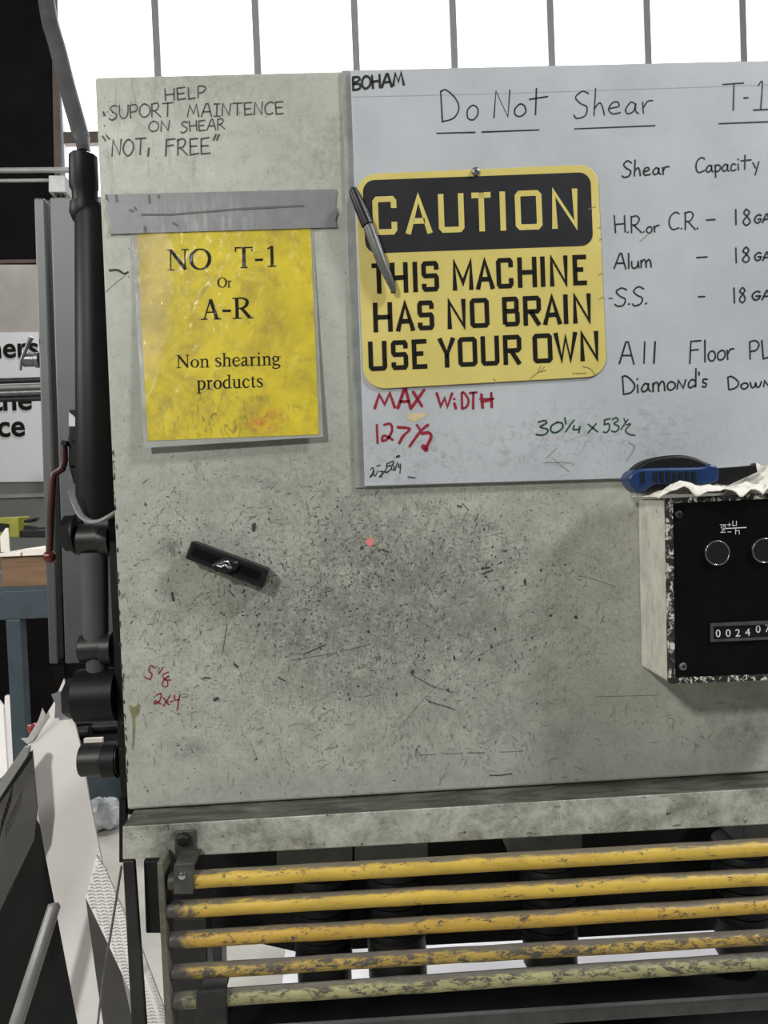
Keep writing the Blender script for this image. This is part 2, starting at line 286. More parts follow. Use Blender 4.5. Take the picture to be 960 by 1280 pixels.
# ---------------------------------------------------------------- mesh helpers
class MB:
    def __init__(s): s.v = []; s.f = []
    def add(s, vs, fs):
        o = len(s.v); s.v += [Vector(v) for v in vs]; s.f += [tuple(i+o for i in f) for f in fs]; return s
    def box(s, a, b):
        x0, x1 = sorted((a[0], b[0])); y0, y1 = sorted((a[1], b[1])); z0, z1 = sorted((a[2], b[2]))
        v = [(x0,y0,z0),(x1,y0,z0),(x1,y1,z0),(x0,y1,z0),(x0,y0,z1),(x1,y0,z1),(x1,y1,z1),(x0,y1,z1)]
        return s.add(v, [(0,3,2,1),(4,5,6,7),(0,1,5,4),(1,2,6,5),(2,3,7,6),(3,0,4,7)])
    def slab(s, pts, off):
        """polygon pts (3D) pushed along vector off"""
        n = len(pts); off = Vector(off); pts = [Vector(p) for p in pts]
        v = pts + [p+off for p in pts]
        f = [tuple(range(n)), tuple(range(2*n-1, n-1, -1))] + [(i, i+n, (i+1) % n + n, (i+1) % n) for i in range(n)]
        return s.add(v, f)
    def quad_box(s, pxs, Y0, Y1):
        """px polygon seen on the plane Y0, given depth back to Y1 (straight, square-on)"""
        return s.slab([at(x, y, Y0) for x, y in pxs], (0, Y1-Y0, 0))
    def tube(s, path, r, n=16, cap=True):
        path = [Vector(p) for p in path]; rs = r if hasattr(r, '__len__') else [r]*len(path)
        rings = []; prev = None
        for i, p in enumerate(path):
            d = (path[min(i+1, len(path)-1)]-path[max(i-1, 0)]).normalized()
            a = prev if prev is not None else (Vector((0, 0, 1)) if abs(d.z) < 0.9 else Vector((0, 1, 0)))
            a = (a - d*a.dot(d)).normalized(); prev = a; b = d.cross(a)
            rings.append([p + (a*math.cos(2*math.pi*k/n)+b*math.sin(2*math.pi*k/n))*rs[i] for k in range(n)])
        v = [q for rg in rings for q in rg]; f = []
        for i in range(len(path)-1):
            for k in range(n): f.append((i*n+k, i*n+(k+1) % n, (i+1)*n+(k+1) % n, (i+1)*n+k))
        if cap: f += [tuple(range(n-1, -1, -1)), tuple(range(len(v)-n, len(v)))]
        return s.add(v, f)
    def sphere(s, c, r, n=16):
        rx = r if hasattr(r, '__len__') else (r, r, r); v = []; f = []; m_ = n//2
        for i in range(m_+1):
            th = math.pi*i/m_
            for k in range(n): v.append(Vector(c)+Vector((rx[0]*math.sin(th)*math.cos(2*math.pi*k/n), rx[1]*math.sin(th)*math.sin(2*math.pi*k/n), rx[2]*math.cos(th))))
        for i in range(m_):
            for k in range(n): f.append((i*n+k, (i+1)*n+k, (i+1)*n+(k+1) % n, i*n+(k+1) % n))
        return s.add(v, f)
    def ribbon(s, pts, wd, Y, wpx=True):
        """flat stroke on the plane Y; pts in photo pixels or world; wd metres (number or list)"""
        P = [at(x, y, Y) for x, y in pts] if wpx else [Vector(p) for p in pts]
        Q = [P[0]]
        for p in P[1:]:
            if (p-Q[-1]).length > 1e-5: Q.append(p)
        if len(Q) < 2: return s
        n = len(Q); ws = wd if hasattr(wd, '__len__') else [wd]*n
        if len(ws) != n: ws = [ws[0]]*n
        L = []; R_ = []
        for i in range(n):
            a = (Q[i]-Q[i-1]).normalized() if i > 0 else None
            b = (Q[i+1]-Q[i]).normalized() if i < n-1 else None
            if a is None: a = b
            if b is None: b = a
            na = Vector((-a.z, 0, a.x)); nb = Vector((-b.z, 0, b.x)); nn = na+nb
            if nn.length < 0.25: nn = na
            nn.normalize(); k = 1/max(0.55, nn.dot(na)); h = ws[i]*0.5*k
            L.append(Q[i]+nn*h); R_.append(Q[i]-nn*h)
        v = []; f = []
        for l, r in zip(L, R_): v += [l, r]
        for i in range(n-1): f.append((2*i, 2*i+1, 2*i+3, 2*i+2))
        s.add(v, f); return s
def mesh_obj(name, mb, mat, parent=None, bevel=0, smooth=None, segs=2):
    vs = mb.v; lo = Vector([min(v[i] for v in vs) for i in range(3)]); hi = Vector([max(v[i] for v in vs) for i in range(3)])
    c = (lo+hi)/2
    if parent is None: c.z = lo.z
    me = bpy.data.meshes.new(name); me.from_pydata([v-c for v in vs], [], mb.f); me.update()
    bm = bmesh.new(); bm.from_mesh(me)
    if mb.__dict__.get('norm', True): bmesh.ops.recalc_face_normals(bm, faces=bm.faces)
    bm.to_mesh(me); bm.free()
    me.materials.append(M[mat] if isinstance(mat, str) else mat)
    o = bpy.data.objects.new(name, me); COL.objects.link(o)
    if parent is not None:
        o.parent = parent; o.location = c - wloc(parent)
    else: o.location = c
    if bevel:
        b = o.modifiers.new('bevel', 'BEVEL'); b.width = bevel; b.segments = segs; b.limit_method = 'ANGLE'; b.angle_limit = math.radians(40)
    if smooth is not None:
        for p in me.polygons: p.use_smooth = True
        try: me.set_sharp_from_angle(angle=math.radians(smooth))
        except Exception: pass
    return o
def wloc(o):
    l = Vector(o.location)
    while o.parent: o = o.parent; l = l + o.location
    return l
def tag(o, label, cat, group=None):
    o['label'] = label; o['category'] = cat
    if group: o['group'] = group
    return o
def thing(name, loc, label, cat, group=None):
    o = bpy.data.objects.new(name, None); COL.objects.link(o); o.location = loc; o.empty_display_size = 0.05
    return tag(o, label, cat, group)
def struct(name, mb, mat, bevel=0):
    o = mesh_obj(name, mb, mat, None, bevel); o['kind'] = 'structure'; return o
def smooth_pts(p, n=7):
    if len(p) < 3: return p
    closed = p[0] == p[-1]; q = []
    for i in range(len(p)-1):
        p1, p2 = p[i], p[i+1]
        p0 = p[i-1] if i > 0 else (p[-2] if closed else p1)
        p3 = p[i+2] if i+2 < len(p) else (p[1] if closed else p2)
        for k in range(n):
            t = k/n
            q.append(tuple(0.5*((2*p1[j])+(-p0[j]+p2[j])*t+(2*p0[j]-5*p1[j]+4*p2[j]-p3[j])*t*t+(-p0[j]+3*p1[j]-3*p2[j]+p3[j])*t**3) for j in range(len(p1))))
    q.append(p[-1]); return q
def rounded(quad, r, n=8):
    out = []; k = len(quad)
    for i in range(k):
        p = Vector(quad[i]).to_2d() if len(quad[i]) > 2 else Vector(quad[i]); a = Vector(quad[i-1]); b = Vector(quad[(i+1) % k])
        rr = r if not hasattr(r, '__len__') else r[i]
        s_ = p+(a-p).normalized()*rr; e_ = p+(b-p).normalized()*rr
        for j in range(n+1):
            t = j/n*math.pi/2
            # quarter-ellipse between the two tangent points
            c = s_+e_-p
            out.append(tuple(c+(s_-c)*math.cos(t)+(e_-c)*math.sin(t)))
    return out

# ---------------------------------------------------------------- pen-stroke alphabet (y up, cap height 1)
# each glyph: width, list of strokes; a stroke starts with 's' (smooth) or 'l' (straight)
HF = {
'A':(.8,[('l',(0,0),(.38,1),(.5,1),(.8,-.05)),('l',(.14,.36),(.66,.36))]),
'B':(.62,[('l',(.05,0),(0,1)),('s',(0,1),(.45,.95),(.5,.7),(.08,.52),(.55,.4),(.6,.12),(.3,0),(.03,.03))]),
'C':(.65,[('s',(.65,.9),(.4,1),(.1,.75),(.02,.35),(.22,.02),(.65,.12))]),
'D':(.7,[('l',(0,.98),(.06,0)),('s',(0,.97),(.2,1),(.55,.72),(.7,.4),(.5,.1),(.06,0))]),
'E':(.58,[('l',(.55,1),(0,.95),(.05,0),(.6,.05)),('l',(.02,.5),(.48,.52))]),
'F':(.62,[('l',(.62,1),(.06,.97),(0,-.05)),('l',(.03,.55),(.5,.6))]),
'G':(.7,[('s',(.7,.85),(.45,1),(.1,.7),(.05,.3),(.3,0),(.62,.15),(.65,.45)),('l',(.35,.45),(.75,.45))]),
'H':(.68,[('l',(0,1),(.07,0)),('l',(.62,1),(.66,0)),('l',(.03,.48),(.64,.53))]),
'I':(.45,[('l',(.22,1),(.22,0)),('l',(0,1),(.45,1)),('l',(0,0),(.45,0))]),
'L':(.5,[('l',(0,1),(.08,0),(.5,.05))]),
'M':(.9,[('l',(0,0),(.2,.95),(.46,.25),(.68,1),(.9,0))]),
'N':(.65,[('l',(.0,0),(.06,1),(.55,.02),(.65,1))]),
'O':(.72,[('s',(.36,1),(.06,.75),(.02,.3),(.32,0),(.66,.25),(.7,.7),(.36,1))]),
'P':(.55,[('l',(.05,0),(.02,.95)),('s',(.02,.95),(.35,1),(.55,.78),(.4,.5),(.06,.42))]),
'Q':(.72,[('s',(.36,1),(.06,.75),(.02,.3),(.32,0),(.66,.25),(.7,.7),(.36,1)),('l',(.55,.1),(.6,-.3))]),
'R':(.66,[('l',(.04,0),(.04,.97)),('s',(.0,.92),(.35,1),(.52,.8),(.35,.5),(.08,.45)),('l',(.2,.46),(.66,-.02))]),
'S':(.62,[('s',(.6,.88),(.35,1),(.08,.78),(.25,.55),(.55,.35),(.45,.03),(.15,-.05),(0,.06))]),
'T':(.72,[('l',(0,.97),(.72,1)),('l',(.38,1),(.34,0))]),
'U':(.62,[('s',(0,1),(.03,.3),(.28,0),(.55,.25),(.6,1))]),
'W':(.9,[('l',(0,1),(.25,.05),(.45,.6),(.65,.0),(.9,1))]),
'X':(.7,[('l',(0,0),(.7,1)),('l',(.05,.9),(.6,0))]),
'h':(.42,[('l',(.08,1.05),(0,0)),('s',(.02,.28),(.22,.5),(.36,.36),(.42,0))]),
'e':(.48,[('s',(.03,.24),(.4,.32),(.38,.5),(.16,.48),(.02,.22),(.16,.02),(.48,.07))]),
'a':(.52,[('s',(.4,.4),(.22,.46),(.02,.2),(.12,.02),(.34,.12),(.42,.42)),('s',(.42,.42),(.42,.12),(.54,0))]),
'r':(.4,[('l',(0,.46),(.04,0)),('s',(.03,.25),(.18,.46),(.4,.48))]),
'o':(.46,[('s',(.24,.45),(.03,.32),(.04,.08),(.24,0),(.44,.14),(.42,.36),(.24,.45))]),
't':(.75,[('l',(.30,.98),(.26,.04)),('l',(0,.62),(.75,.66))]),
'p':(.45,[('l',(.03,.45),(.06,-.35)),('s',(.04,.36),(.25,.46),(.44,.28),(.3,.05),(.07,.04))]),
'c':(.4,[('s',(.38,.4),(.15,.44),(.02,.2),(.15,.0),(.42,.08))]),
'i':(.14,[('l',(.05,.45),(.08,.02)),('l',(.03,.72),(.04,.78))]),
'y':(.5,[('l',(.02,.5),(.22,.1)),('l',(.5,.52),(.18,-.35))]),
'l':(.14,[('l',(.05,1),(.07,0))]),
'u':(.5,[('s',(0,.45),(.02,.12),(.2,.0),(.42,.2),(.44,.45)),('l',(.44,.45),(.5,0))]),
'm':(.72,[('l',(.02,.48),(.03,0)),('s',(.03,.3),(.18,.5),(.34,.42),(.36,0)),('s',(.36,.3),(.52,.5),(.68,.4),(.72,0))]),
'n':(.5,[('l',(.0,.0),(.1,.46),(.34,.02),(.48,.48))]),
'w':(.7,[('s',(0,.42),(.08,.05),(.25,.02),(.35,.35)),('s',(.35,.35),(.42,.03),(.6,.05),(.7,.42))]),
'd':(.5,[('s',(.4,.35),(.2,.44),(.02,.2),(.14,.0),(.4,.12)),('l',(.44,1.0),(.42,0))]),
's':(.3,[('s',(.3,.4),(.1,.44),(.06,.28),(.26,.16),(.2,.0),(0,.04))]),
'1':(.12,[('l',(.05,1),(.06,0))]),
'J':(.6,[('l',(.1,.8),(.32,1),(.28,.02)),('l',(0,0),(.6,.03))]),
'8':(.5,[('s',(.3,.55),(.08,.75),(.25,1),(.45,.8),(.25,.52),(.05,.2),(.25,0),(.48,.22),(.3,.55))]),
'2':(.6,[('s',(.1,.85),(.4,1),(.52,.7),(.3,.3),(.05,.1),(.12,.0),(.35,.15),(.6,.1))]),
'7':(.6,[('l',(0,.85),(.6,.9),(.3,-.05))]),
'3':(.6,[('s',(.08,.9),(.4,1),(.5,.8),(.22,.58),(.55,.38),(.5,.08),(.25,0),(0,.08))]),
'0':(.6,[('s',(.4,.9),(.1,.65),(.08,.2),(.3,.02),(.58,.35),(.58,.75),(.3,.9))]),
'5':(.52,[('l',(.5,1),(.1,.95),(.08,.58)),('s',(.08,.58),(.4,.6),(.48,.25),(.25,0),(0,.08))]),
'4':(.5,[('l',(.1,.9),(.05,.5),(.45,.5)),('l',(.45,.95),(.35,-.2))]),
'x':(.55,[('l',(0,.0),(.5,.6)),('l',(.02,.6),(.55,.0))]),
'.':(.08,[('l',(0,.0),(.05,.04))]),
',':(.1,[('l',(.1,.25),(.05,-.1))]),
"'":(.06,[('l',(.03,.85),(.0,.68))]),
'-':(.35,[('l',(0,.4),(.35,.42))]),
'/':(.5,[('l',(0,0),(.5,1))]),
' ':(.4,[]),
}
def hand(mb, text, x0, y0, x1, y1, h, wd, Y, gap=.16, jit=0.02):
    tot = sum(HF[c][0]+gap for c in text)-gap
    sx = (math.hypot(x1-x0, y1-y0))/(tot); ux, uy = (x1-x0)/math.hypot(x1-x0, y1-y0), (y1-y0)/math.hypot(x1-x0, y1-y0)
    cur = 0
    for c in text:
        gw, st = HF[c]; jy = random.uniform(-1, 1)*jit*h
        for s_ in st:
            pts = [(p[0]+random.uniform(-1, 1)*jit, p[1]+random.uniform(-1, 1)*jit) for p in s_[1:]]
            if s_[0] == 's':
                if s_[1] == s_[-1]: pts[-1] = pts[0]
                pts = smooth_pts(pts)
            q = [(x0+ux*(cur+p[0])*sx, y0+uy*(cur+p[0])*sx-p[1]*h+jy) for p in pts]
            stroke(mb, q, wd, Y)
        cur += gw+gap
def stroke(mb, q, wd, Y):
    """pen stroke with rounded, slightly uneven ends"""
    if len(q) < 2: return
    def ext(a, b, d):
        l = math.hypot(a[0]-b[0], a[1]-b[1]) or 1; return (a[0]+(a[0]-b[0])/l*d, a[1]+(a[1]-b[1])/l*d)
    d = wd*1000*0.35
    q2 = [ext(q[0], q[1], d)]+list(q)+[ext(q[-1], q[-2], d)]
    P = [at(x, y, Y) for x, y in q2]; keep = [0]
    for i in range(1, len(P)):
        if (P[i]-P[keep[-1]]).length > 1e-5: keep.append(i)
    n = len(keep); ws = [wd*random.uniform(.88, 1.1) for _ in range(n)]; ws[0] = ws[-1] = wd*0.5
    mb.ribbon([q2[i] for i in keep], ws, Y)

# ---------------------------------------------------------------- the setting
FZ = 0.0
f = MB(); f.box((-6, -4, -0.08), (8, 7.5, FZ)); struct('floor', f, 'floor')
WY = 6.0
# back wall: block wall under a band of translucent glazing
sill = at(100, 262, WY).z
w_ = MB(); w_.box((-6, WY+.02, 0), (8, WY+.25, sill)); struct('wall_back', w_, 'wall')
g = MB(); g.box((-4.2, WY+.06, sill), (8, WY+.10, 8.0)); win = struct('window_1', g, 'glazing')
xs = [(196, 45), (321, 45), (445, 41), (569.5, 40), (688, 39), (808.5, 38), (927.5, 37)]
dx = (at(927, 37, WY).x-at(196, 45, WY).x)/6
for k in range(-1, 10):
    xx = at(196, 45, WY).x+dx*k
    mb = MB(); mb.box((xx-.030, WY-.03, sill), (xx+.030, WY+.06, 8.0)); o = mesh_obj('mullion', mb, 'mullion', win)
p = at(100, 173, WY); mb = MB(); mb.box((-4.2, WY-.02, p.z-.05), (8, WY+.055, p.z+.05)); mesh_obj('transom', mb, 'frame_tan', win)
mb = MB(); mb.box((-4.2, WY-.04, sill-.1), (8, WY+.06, sill)); mesh_obj('window_sill', mb, 'frame_tan', win)
# low wall with painted dado on the left
LY = 4.2
a = at(-60, 330, LY); b = at(75, 602, LY); lo_ = at(20, 602, LY)
mb = MB(); mb.box((-4.5, LY, lo_.z), (b.x+.35, LY+.15, at(20, 318, LY).z)); struct('wall_left', mb, 'wall')
mb = MB(); mb.box((-4.5, LY, 0), (b.x+.35, LY+.15, lo_.z)); struct('trim_1', mb, 'wall_low')
r1 = at(20, 620, LY); mb = MB(); mb.box((-4.5, LY-.03, r1.z-.012), (b.x+.3, LY, r1.z+.012)); struct('trim_2', mb, 'tube')

# ---------------------------------------------------------------- shearing machine
mach = thing('shearing_machine', Vector((at(560, 900).x, 0.15, 0)), 'big green-grey metal shear with scuffed front cover behind the signs', 'machine')
def lerp(a, b, t): return a+(b-a)*t
def part(name, mb, mat, parent=mach, **k): return mesh_obj(name, mb, mat, parent, **k)
# front cover
TL, TR, BR, BL = (118, 96), (1120, 71), (1120, 956), (159, 1013)
cover = MB(); cover.quad_box([BL, BR, TR, TL], 0.0, 0.022)
part('front_cover', cover, 'paint', bevel=0.004, segs=3)
# projecting rail under the cover
zt = at(159, 1013).z-0.002
rl = MB()
pts = [at(153, 1033, -.045), at(1120, 975, -.045), at(1120, 1022, -.045), at(153, 1075, -.045)]
rl.slab(pts, (0, 0.10, 0)); part('lower_rail', rl, 'rail', bevel=0.0015)
fl = MB(); 
FX = (at(133, 612, .083).x+at(150, 1016, .083).x)/2; fl.box((FX, .083, at(140, 1020, .083).z), (FX+.05, .30, at(140, 610, .083).z)); part('side_frame', fl, 'black_steel', bevel=.002)
leg = MB(); leg.slab([at(153, 1076, .02), at(168, 1076, .02), at(184, 1300, .02), at(165, 1300, .02)], (0, .008, 0)); part('frame_post', leg, 'dark_steel', bevel=.002)
l2 = MB(); l2.slab([at(149, 1000, .06), at(157, 1000, .06), at(157, 1078, .06), at(149, 1078, .06)], (0, .01, 0)); part('frame_stub', l2, 'black_steel')

# behind the guard: clamp beam, clamp blocks, clamp cylinders, bed
beam = MB(); beam.slab([at(205, 1040, .20), at(1130, 985, .20), at(1130, 1155, .20), at(372, 1178, .20), at(372, 1196, .20), at(262, 1150, .20), at(205, 1150, .20)][0:1]+[at(1150, 985, .20), at(1150, 1144, .20), at(890, 1163, .20), at(372, 1190, .20), at(262, 1165, .20), at(205, 1160, .20)], (0, .06, 0))
part('clamp_beam', beam, 'black_steel')
for (x0, x1, y0, y1) in ((346, 441, 1058, 1078), (443, 535, 1057, 1075), (637, 728, 1045, 1066), (930, 1000, 1030, 1056)):
    mb = MB(); mb.quad_box([(x0, y1+6), (x1, y1+2), (x1, y0-8), (x0, y0-4)], .10, .19); part('clamp_block', mb, 'block_steel', bevel=.002)
def clamp(xc, r, ytop, ybot, yf):
    Y = .13; a_ = at(xc, ytop, Y); b_ = at(xc, ybot, Y); c_ = at(xc, yf, Y); k = 1.09/961
    mb = MB(); H = a_.z-b_.z
    prof = []
    z = a_.z
    while z > b_.z+.004:
        prof += [(z, r*1.0), (z-.006, r*1.06), (z-.009, r*1.06), (z-.012, r*.96)]; z -= .0125
    mb.tube([(a_.x, Y, q[0]) for q in prof], [q[1]*k for q in prof], 24); o = part('clamp_cylinder', mb, 'black_rubber', smooth=35)
    mb = MB(); mb.tube([(a_.x, Y, b_.z+.004), (a_.x, Y, b_.z-.003), (a_.x, Y, c_.z+.008), (a_.x, Y, c_.z)], [r*.86*k, r*k, r*k, r*.8*k], 24); mesh_obj('clamp_foot', mb, 'dark_steel', o, smooth=35)
clamp(400, 34, 1078, 1190, 1232); clamp(492, 37, 1078, 1160, 1224); clamp(683, 34, 1066, 1168, 1208); clamp(925, 34, 1050, 1140, 1196)
# machine bed
bz = at(640, 1229, .13).z+.012
mb = MB(); bl = at(345, 1252, -.03); mb.box((at(238, 1262, -.03).x, -.03, bz-.075), (at(1130, 1246, -.03).x, .13, bz-.012)); part('bed_table', mb, 'black_steel', bevel=.002)
mb = MB(); mb.box((bl.x-.05, -.041, at(640, 1284, -.041).z), (at(1130, 1246, -.03).x, -.031, at(640, 1267, -.041).z)); part('bed_edge', mb, 'edge_steel', bevel=.002)
# side plates behind the left end of the guard
mb = MB(); mb.quad_box([(179, 1076), (201, 1076), (203, 1167), (182, 1167)], .04, .055); part('end_block', mb, 'black_steel', bevel=.002)
mb = MB(); mb.quad_box([(207, 1148), (258, 1148), (262, 1300), (209, 1300)], .06, .10); part('end_cheek', mb, 'dark_steel', bevel=.002)
mb = MB(); mb.quad_box([(257, 1180), (277, 1180), (280, 1300), (260, 1300)], .12, .16); part('end_stay', mb, 'strip', bevel=.002)

# marker words on the cover
YM = -0.0004
def words(name, mat, parent, items, lines=(), Y=YM, label=None):
    """each word is its own part; loose strokes go together"""
    for it in items:
        mb = MB(); mb.norm = False; hand(mb, it[0], it[1], it[2], it[3], it[4], it[5], it[6], Y, *(it[7:])); mesh_obj('handwritten_word', mb, mat, parent)
    if lines:
        mb = MB(); mb.norm = False
        for ln in lines: stroke(mb, smooth_pts(list(ln[0])) if len(ln[0]) > 2 else list(ln[0]), ln[1], Y)
        o = mesh_obj(name, mb, mat, parent); o['kind'] = 'stuff'
        return o
words('marker_strokes', 'ink_faded', mach, [('HELP', 206, 126, 257, 122, 15, .0016)], [], label='black marker word HELP on the cover')
words('marker_strokes', 'ink_faded', mach, [('SUPORT', 136, 149, 216, 145, 17, .0015, .12), ('MAINTENCE', 234, 146, 354, 142, 15.5, .0016)], [(((129, 140), (131, 144)), .0025)], label='black marker words SUPORT MAINTENCE')
words('marker_strokes', 'ink_faded', mach, [('ON', 186, 165, 212, 163, 13, .0014), ('SHEAR', 226, 165, 281, 161, 13, .0015)], label='black marker words ON SHEAR')
words('marker_strokes', 'ink_faded', mach, [('NOT', 140, 195, 182, 193, 20, .0018), ('FREE', 207, 194, 262, 192, 20, .0018)],
      [(((128, 170), (132, 176)), .0018), (((133, 169), (137, 174)), .0018), (((186, 185), (185, 195)), .0024), (((270, 168), (267, 175)), .0022), (((274, 168), (271, 175)), .0022)], label='black marker words "NOT, FREE"')
words('marker_strokes', 'ink_darkred', mach, [], [
    (((193, 835), (189, 832), (186, 838), (190, 843), (187, 849), (180, 846)), .0016), (((204, 834), (199, 842)), .0014),
    (((211, 840), (204, 843), (205, 848), (211, 845), (204, 851), (203, 857), (209, 858), (209, 851), (204, 848)), .0014), (((206, 850), (214, 850)), .0014),
    (((195, 869), (201, 867), (200, 875), (194, 880), (194, 876), (201, 880)), .0017), (((213, 869), (204, 883)), .0017), (((204, 872), (211, 881)), .0017),
    (((213, 877), (217, 876)), .0016), (((218, 869), (219, 875), (224, 874)), .0017), (((225, 868), (223, 877), (222, 887)), .0017)], label='dark red marker notes low on the left of the cover')
# single scratches and stains seen on the cover
words('scratch', 'scuff', mach, [], [
    (((137, 338), (147, 337.5), (155, 342), (160, 340)), .0026)], label='short black scrape')
words('scratch', 'scuff_mid', mach, [], [(((499, 912), (520, 885), (545, 858)), .0006), (((545, 858), (593, 823), (632, 801)), .0005), (((543, 859), (571, 866)), .0007), (((523, 944), (545, 943)), .0009), (((552, 942), (578, 941.5)), .0006), (((584, 941), (606, 941)), .0010), (((625, 940), (655, 939)), .0006), (((364, 825), (390, 821), (420, 816)), .0008), (((425, 815), (462, 805)), .0006), (((722, 720), (742, 724), (770, 734)), .0006), (((745, 871), (820, 869)), .0005), (((131, 366), (143, 355), (157, 344)), .0006), (((160, 345), (162, 347)), .0008)])
words('scratch', 'scuff', mach, [], [
    (((516, 844), (530, 852), (543, 859)), .0010),
    (((602, 711), (612, 709)), .0022), (((603, 717), (616, 713)), .0018),
    (((578, 629), (586, 638)), .0010), (((572, 632), (577, 634)), .0022), (((533, 874), (540, 878), (560, 884), (568, 887)), .0010),
    (((612, 969), (625, 969), (640, 967)), .0013), 
    (((318, 655), (317, 663)), .0045), (((285, 737), (293, 746)), .0012), (((215, 741), (217, 751)), .0030), (((293, 830), (297, 834)), .003), (((348, 847), (356, 851)), .0016),
    (((268, 875), (272, 873)), .0045),  (((379, 818), (407, 806)), .0012), (((255, 847), (262, 848)), .002), (((284, 780), (278, 818)), .0007)])
st = MB()
st.slab([at(x, y, -.0003) for x, y in ((161, 881), (168, 884), (173, 879), (176, 882), (174, 892), (169, 898), (169, 915), (167, 936), (165, 938), (166, 915), (165, 896), (162, 888))], (0, .0002, 0)); part('oil_stain', st, 'stain')
st = MB(); st.slab([at(x, y, -.0003) for x, y in ((456, 678), (461, 672), (468, 673), (467, 681), (462, 683))], (0, .0002, 0)); part('paint_fleck', st, 'pink')
st = MB()
st.slab([at(x, y, -.001) for x, y in ((574, 1003), (580, 997), (584, 999), (592, 1007), (584, 1004), (577, 1008))], (0, .002, 0)); part('foil_scrap', st, 'silver')
mk = MB(); mk2 = MB()
def flecks(mb, n, cxp, cyp, sx, sy, lmin, lmax, wmin, wmax, lim, spread=11):
    k = 0
    while k < n:
        cx0 = random.gauss(cxp, sx); cy0 = random.gauss(cyp, sy); a0 = random.choice([0.0, 1.57, 1.57, -.45, random.uniform(0, 3.14)])
        for _ in range(random.randint(1, 9)):
            x = random.gauss(cx0, spread); y = random.gauss(cy0, spread)
            if not (lim[0] < x < lim[2] and lim[1] < y < lim[3]) or (x > 430 and y < 614): continue
            k += 1
            a_ = a0+random.gauss(0, .35); l = lmin+(lmax-lmin)*random.random()**4
            wv = random.uniform(wmin, wmax)*random.uniform(.6, 1)
            cx_, cy_ = math.cos(a_)*l/2, math.sin(a_)*l/2; b_ = random.uniform(-.12, .12)*l
            mb.ribbon([(x-cx_, y-cy_), (x+b_*math.sin(a_), y-b_*math.cos(a_)), (x+cx_, y+cy_)], [wv*.5, wv, wv*.3], -0.0002)
mk3 = MB()
flecks(mk, 800, 440, 735, 140, 80, 1.0, 6, .0005, .0018, (150, 560, 800, 1005))
flecks(mk, 260, 480, 725, 95, 60, 1.5, 6, .0008, .0026, (150, 620, 760, 900))
flecks(mk, 150, 300, 800, 150, 110, 1.2, 5, .0006, .0018, (165, 580, 900, 1000), 25)
flecks(mk, 12, 450, 730, 110, 80, 5, 9, .0030, .0050, (150, 620, 760, 900), 60)
flecks(mk, 110, 480, 730, 120, 75, 2.5, 7, .0014, .0036, (150, 620, 780, 900), 30)
flecks(mk3, 1300, 420, 740, 150, 85, 1.5, 11, .0005, .0020, (150, 560, 800, 1005))
flecks(mk2, 900, 430, 745, 170, 100, 3, 16, .0008, .0030, (150, 560, 800, 1005), 14)
flecks(mk2, 260, 620, 920, 190, 40, 3, 20, .0008, .0036, (170, 800, 950, 985), 12)
flecks(mk2, 40, 520, 750, 110, 60, 20, 70, .0004, .0008, (380, 620, 720, 880))
flecks(mk, 14, 160, 150, 26, 40, 1.5, 4, .001, .002, (126, 110, 300, 235))
for _ in range(36):   # chips along the worn left edge
    y = random.uniform(560, 1005); x = lerp(118, 159, (y-96)/917)+random.uniform(0.5, 3)
    mk.ribbon([(x, y-random.uniform(1, 6)), (x+random.uniform(0, 1), y-random.uniform(-1, 1)), (x+.4, y+random.uniform(1, 6))], [.0006, random.uniform(.001, .003), .0006], -0.0002)
for _b, _m in ((mk2, 'scuff_soft'), (mk3, 'scuff_mid'), (mk, 'scuff')):
    _b.norm = False; o = part('scuff_marks', _b, _m); o['kind'] = 'stuff'

# ---------------------------------------------------------------- whiteboard
wb = thing('whiteboard', at(700, 600, -.004), 'grey-white dry-erase board covered in handwritten shear limits', 'whiteboard')
mb = MB(); mb.quad_box([(444, 610), (1120, 589), (1120, 72), (427, 88)], -.003, -.0006); mesh_obj('backing_plate', mb, 'strip', wb, bevel=.0006)
mb = MB(); mb.quad_box([(456, 608), (1120, 588), (1120, 73), (438, 87.5)], -.007, -.0032); mesh_obj('board_panel', mb, 'board', wb, bevel=.001)
YB = -.0073
words('crease', 'crease', wb, [], [(((441, 121), (620, 117)), .0008), (((620, 117), (960, 106)), .0008)], Y=YB+.0001)
words('marker_strokes', 'ink', wb, [('BOHAM', 441, 113, 505, 106, 16, .0030, .12)], Y=YB, label='bold black marker word BOHAM')
words('marker_strokes', 'ink', wb, [('Do', 551, 153, 598, 149, 39, .0017, .30), ('Not', 618, 147, 685, 143, 34, .0018)],
      [(((546, 166.5), (594, 165.3)), .0017), (((602.5, 165), (673.5, 162.3)), .0018)], Y=YB, label='large black handwriting reading Do Not')
words('marker_strokes', 'ink', wb, [('Shear', 717, 146, 816, 141, 32, .0017, .18), ('T', 904, 139, 930, 137, 34, .0018)],
      [(((718, 161), (819, 157)), .0016), (((899, 154.5), (965, 152)), .0018), (((930, 122.5), (935, 122)), .0022), (((948, 107), (953, 103), (951, 136)), .0018), (((942, 137.5), (966, 136.5)), .0020)], Y=YB, label='large black handwriting reading Shear T-1')
words('marker_strokes', 'ink', wb, [('Shear', 778, 221, 836, 217, 19, .0021, .16), ('Capacity', 870, 216, 949, 212, 19, .0020, .13)], Y=YB, label='black handwriting reading Shear Capacity')
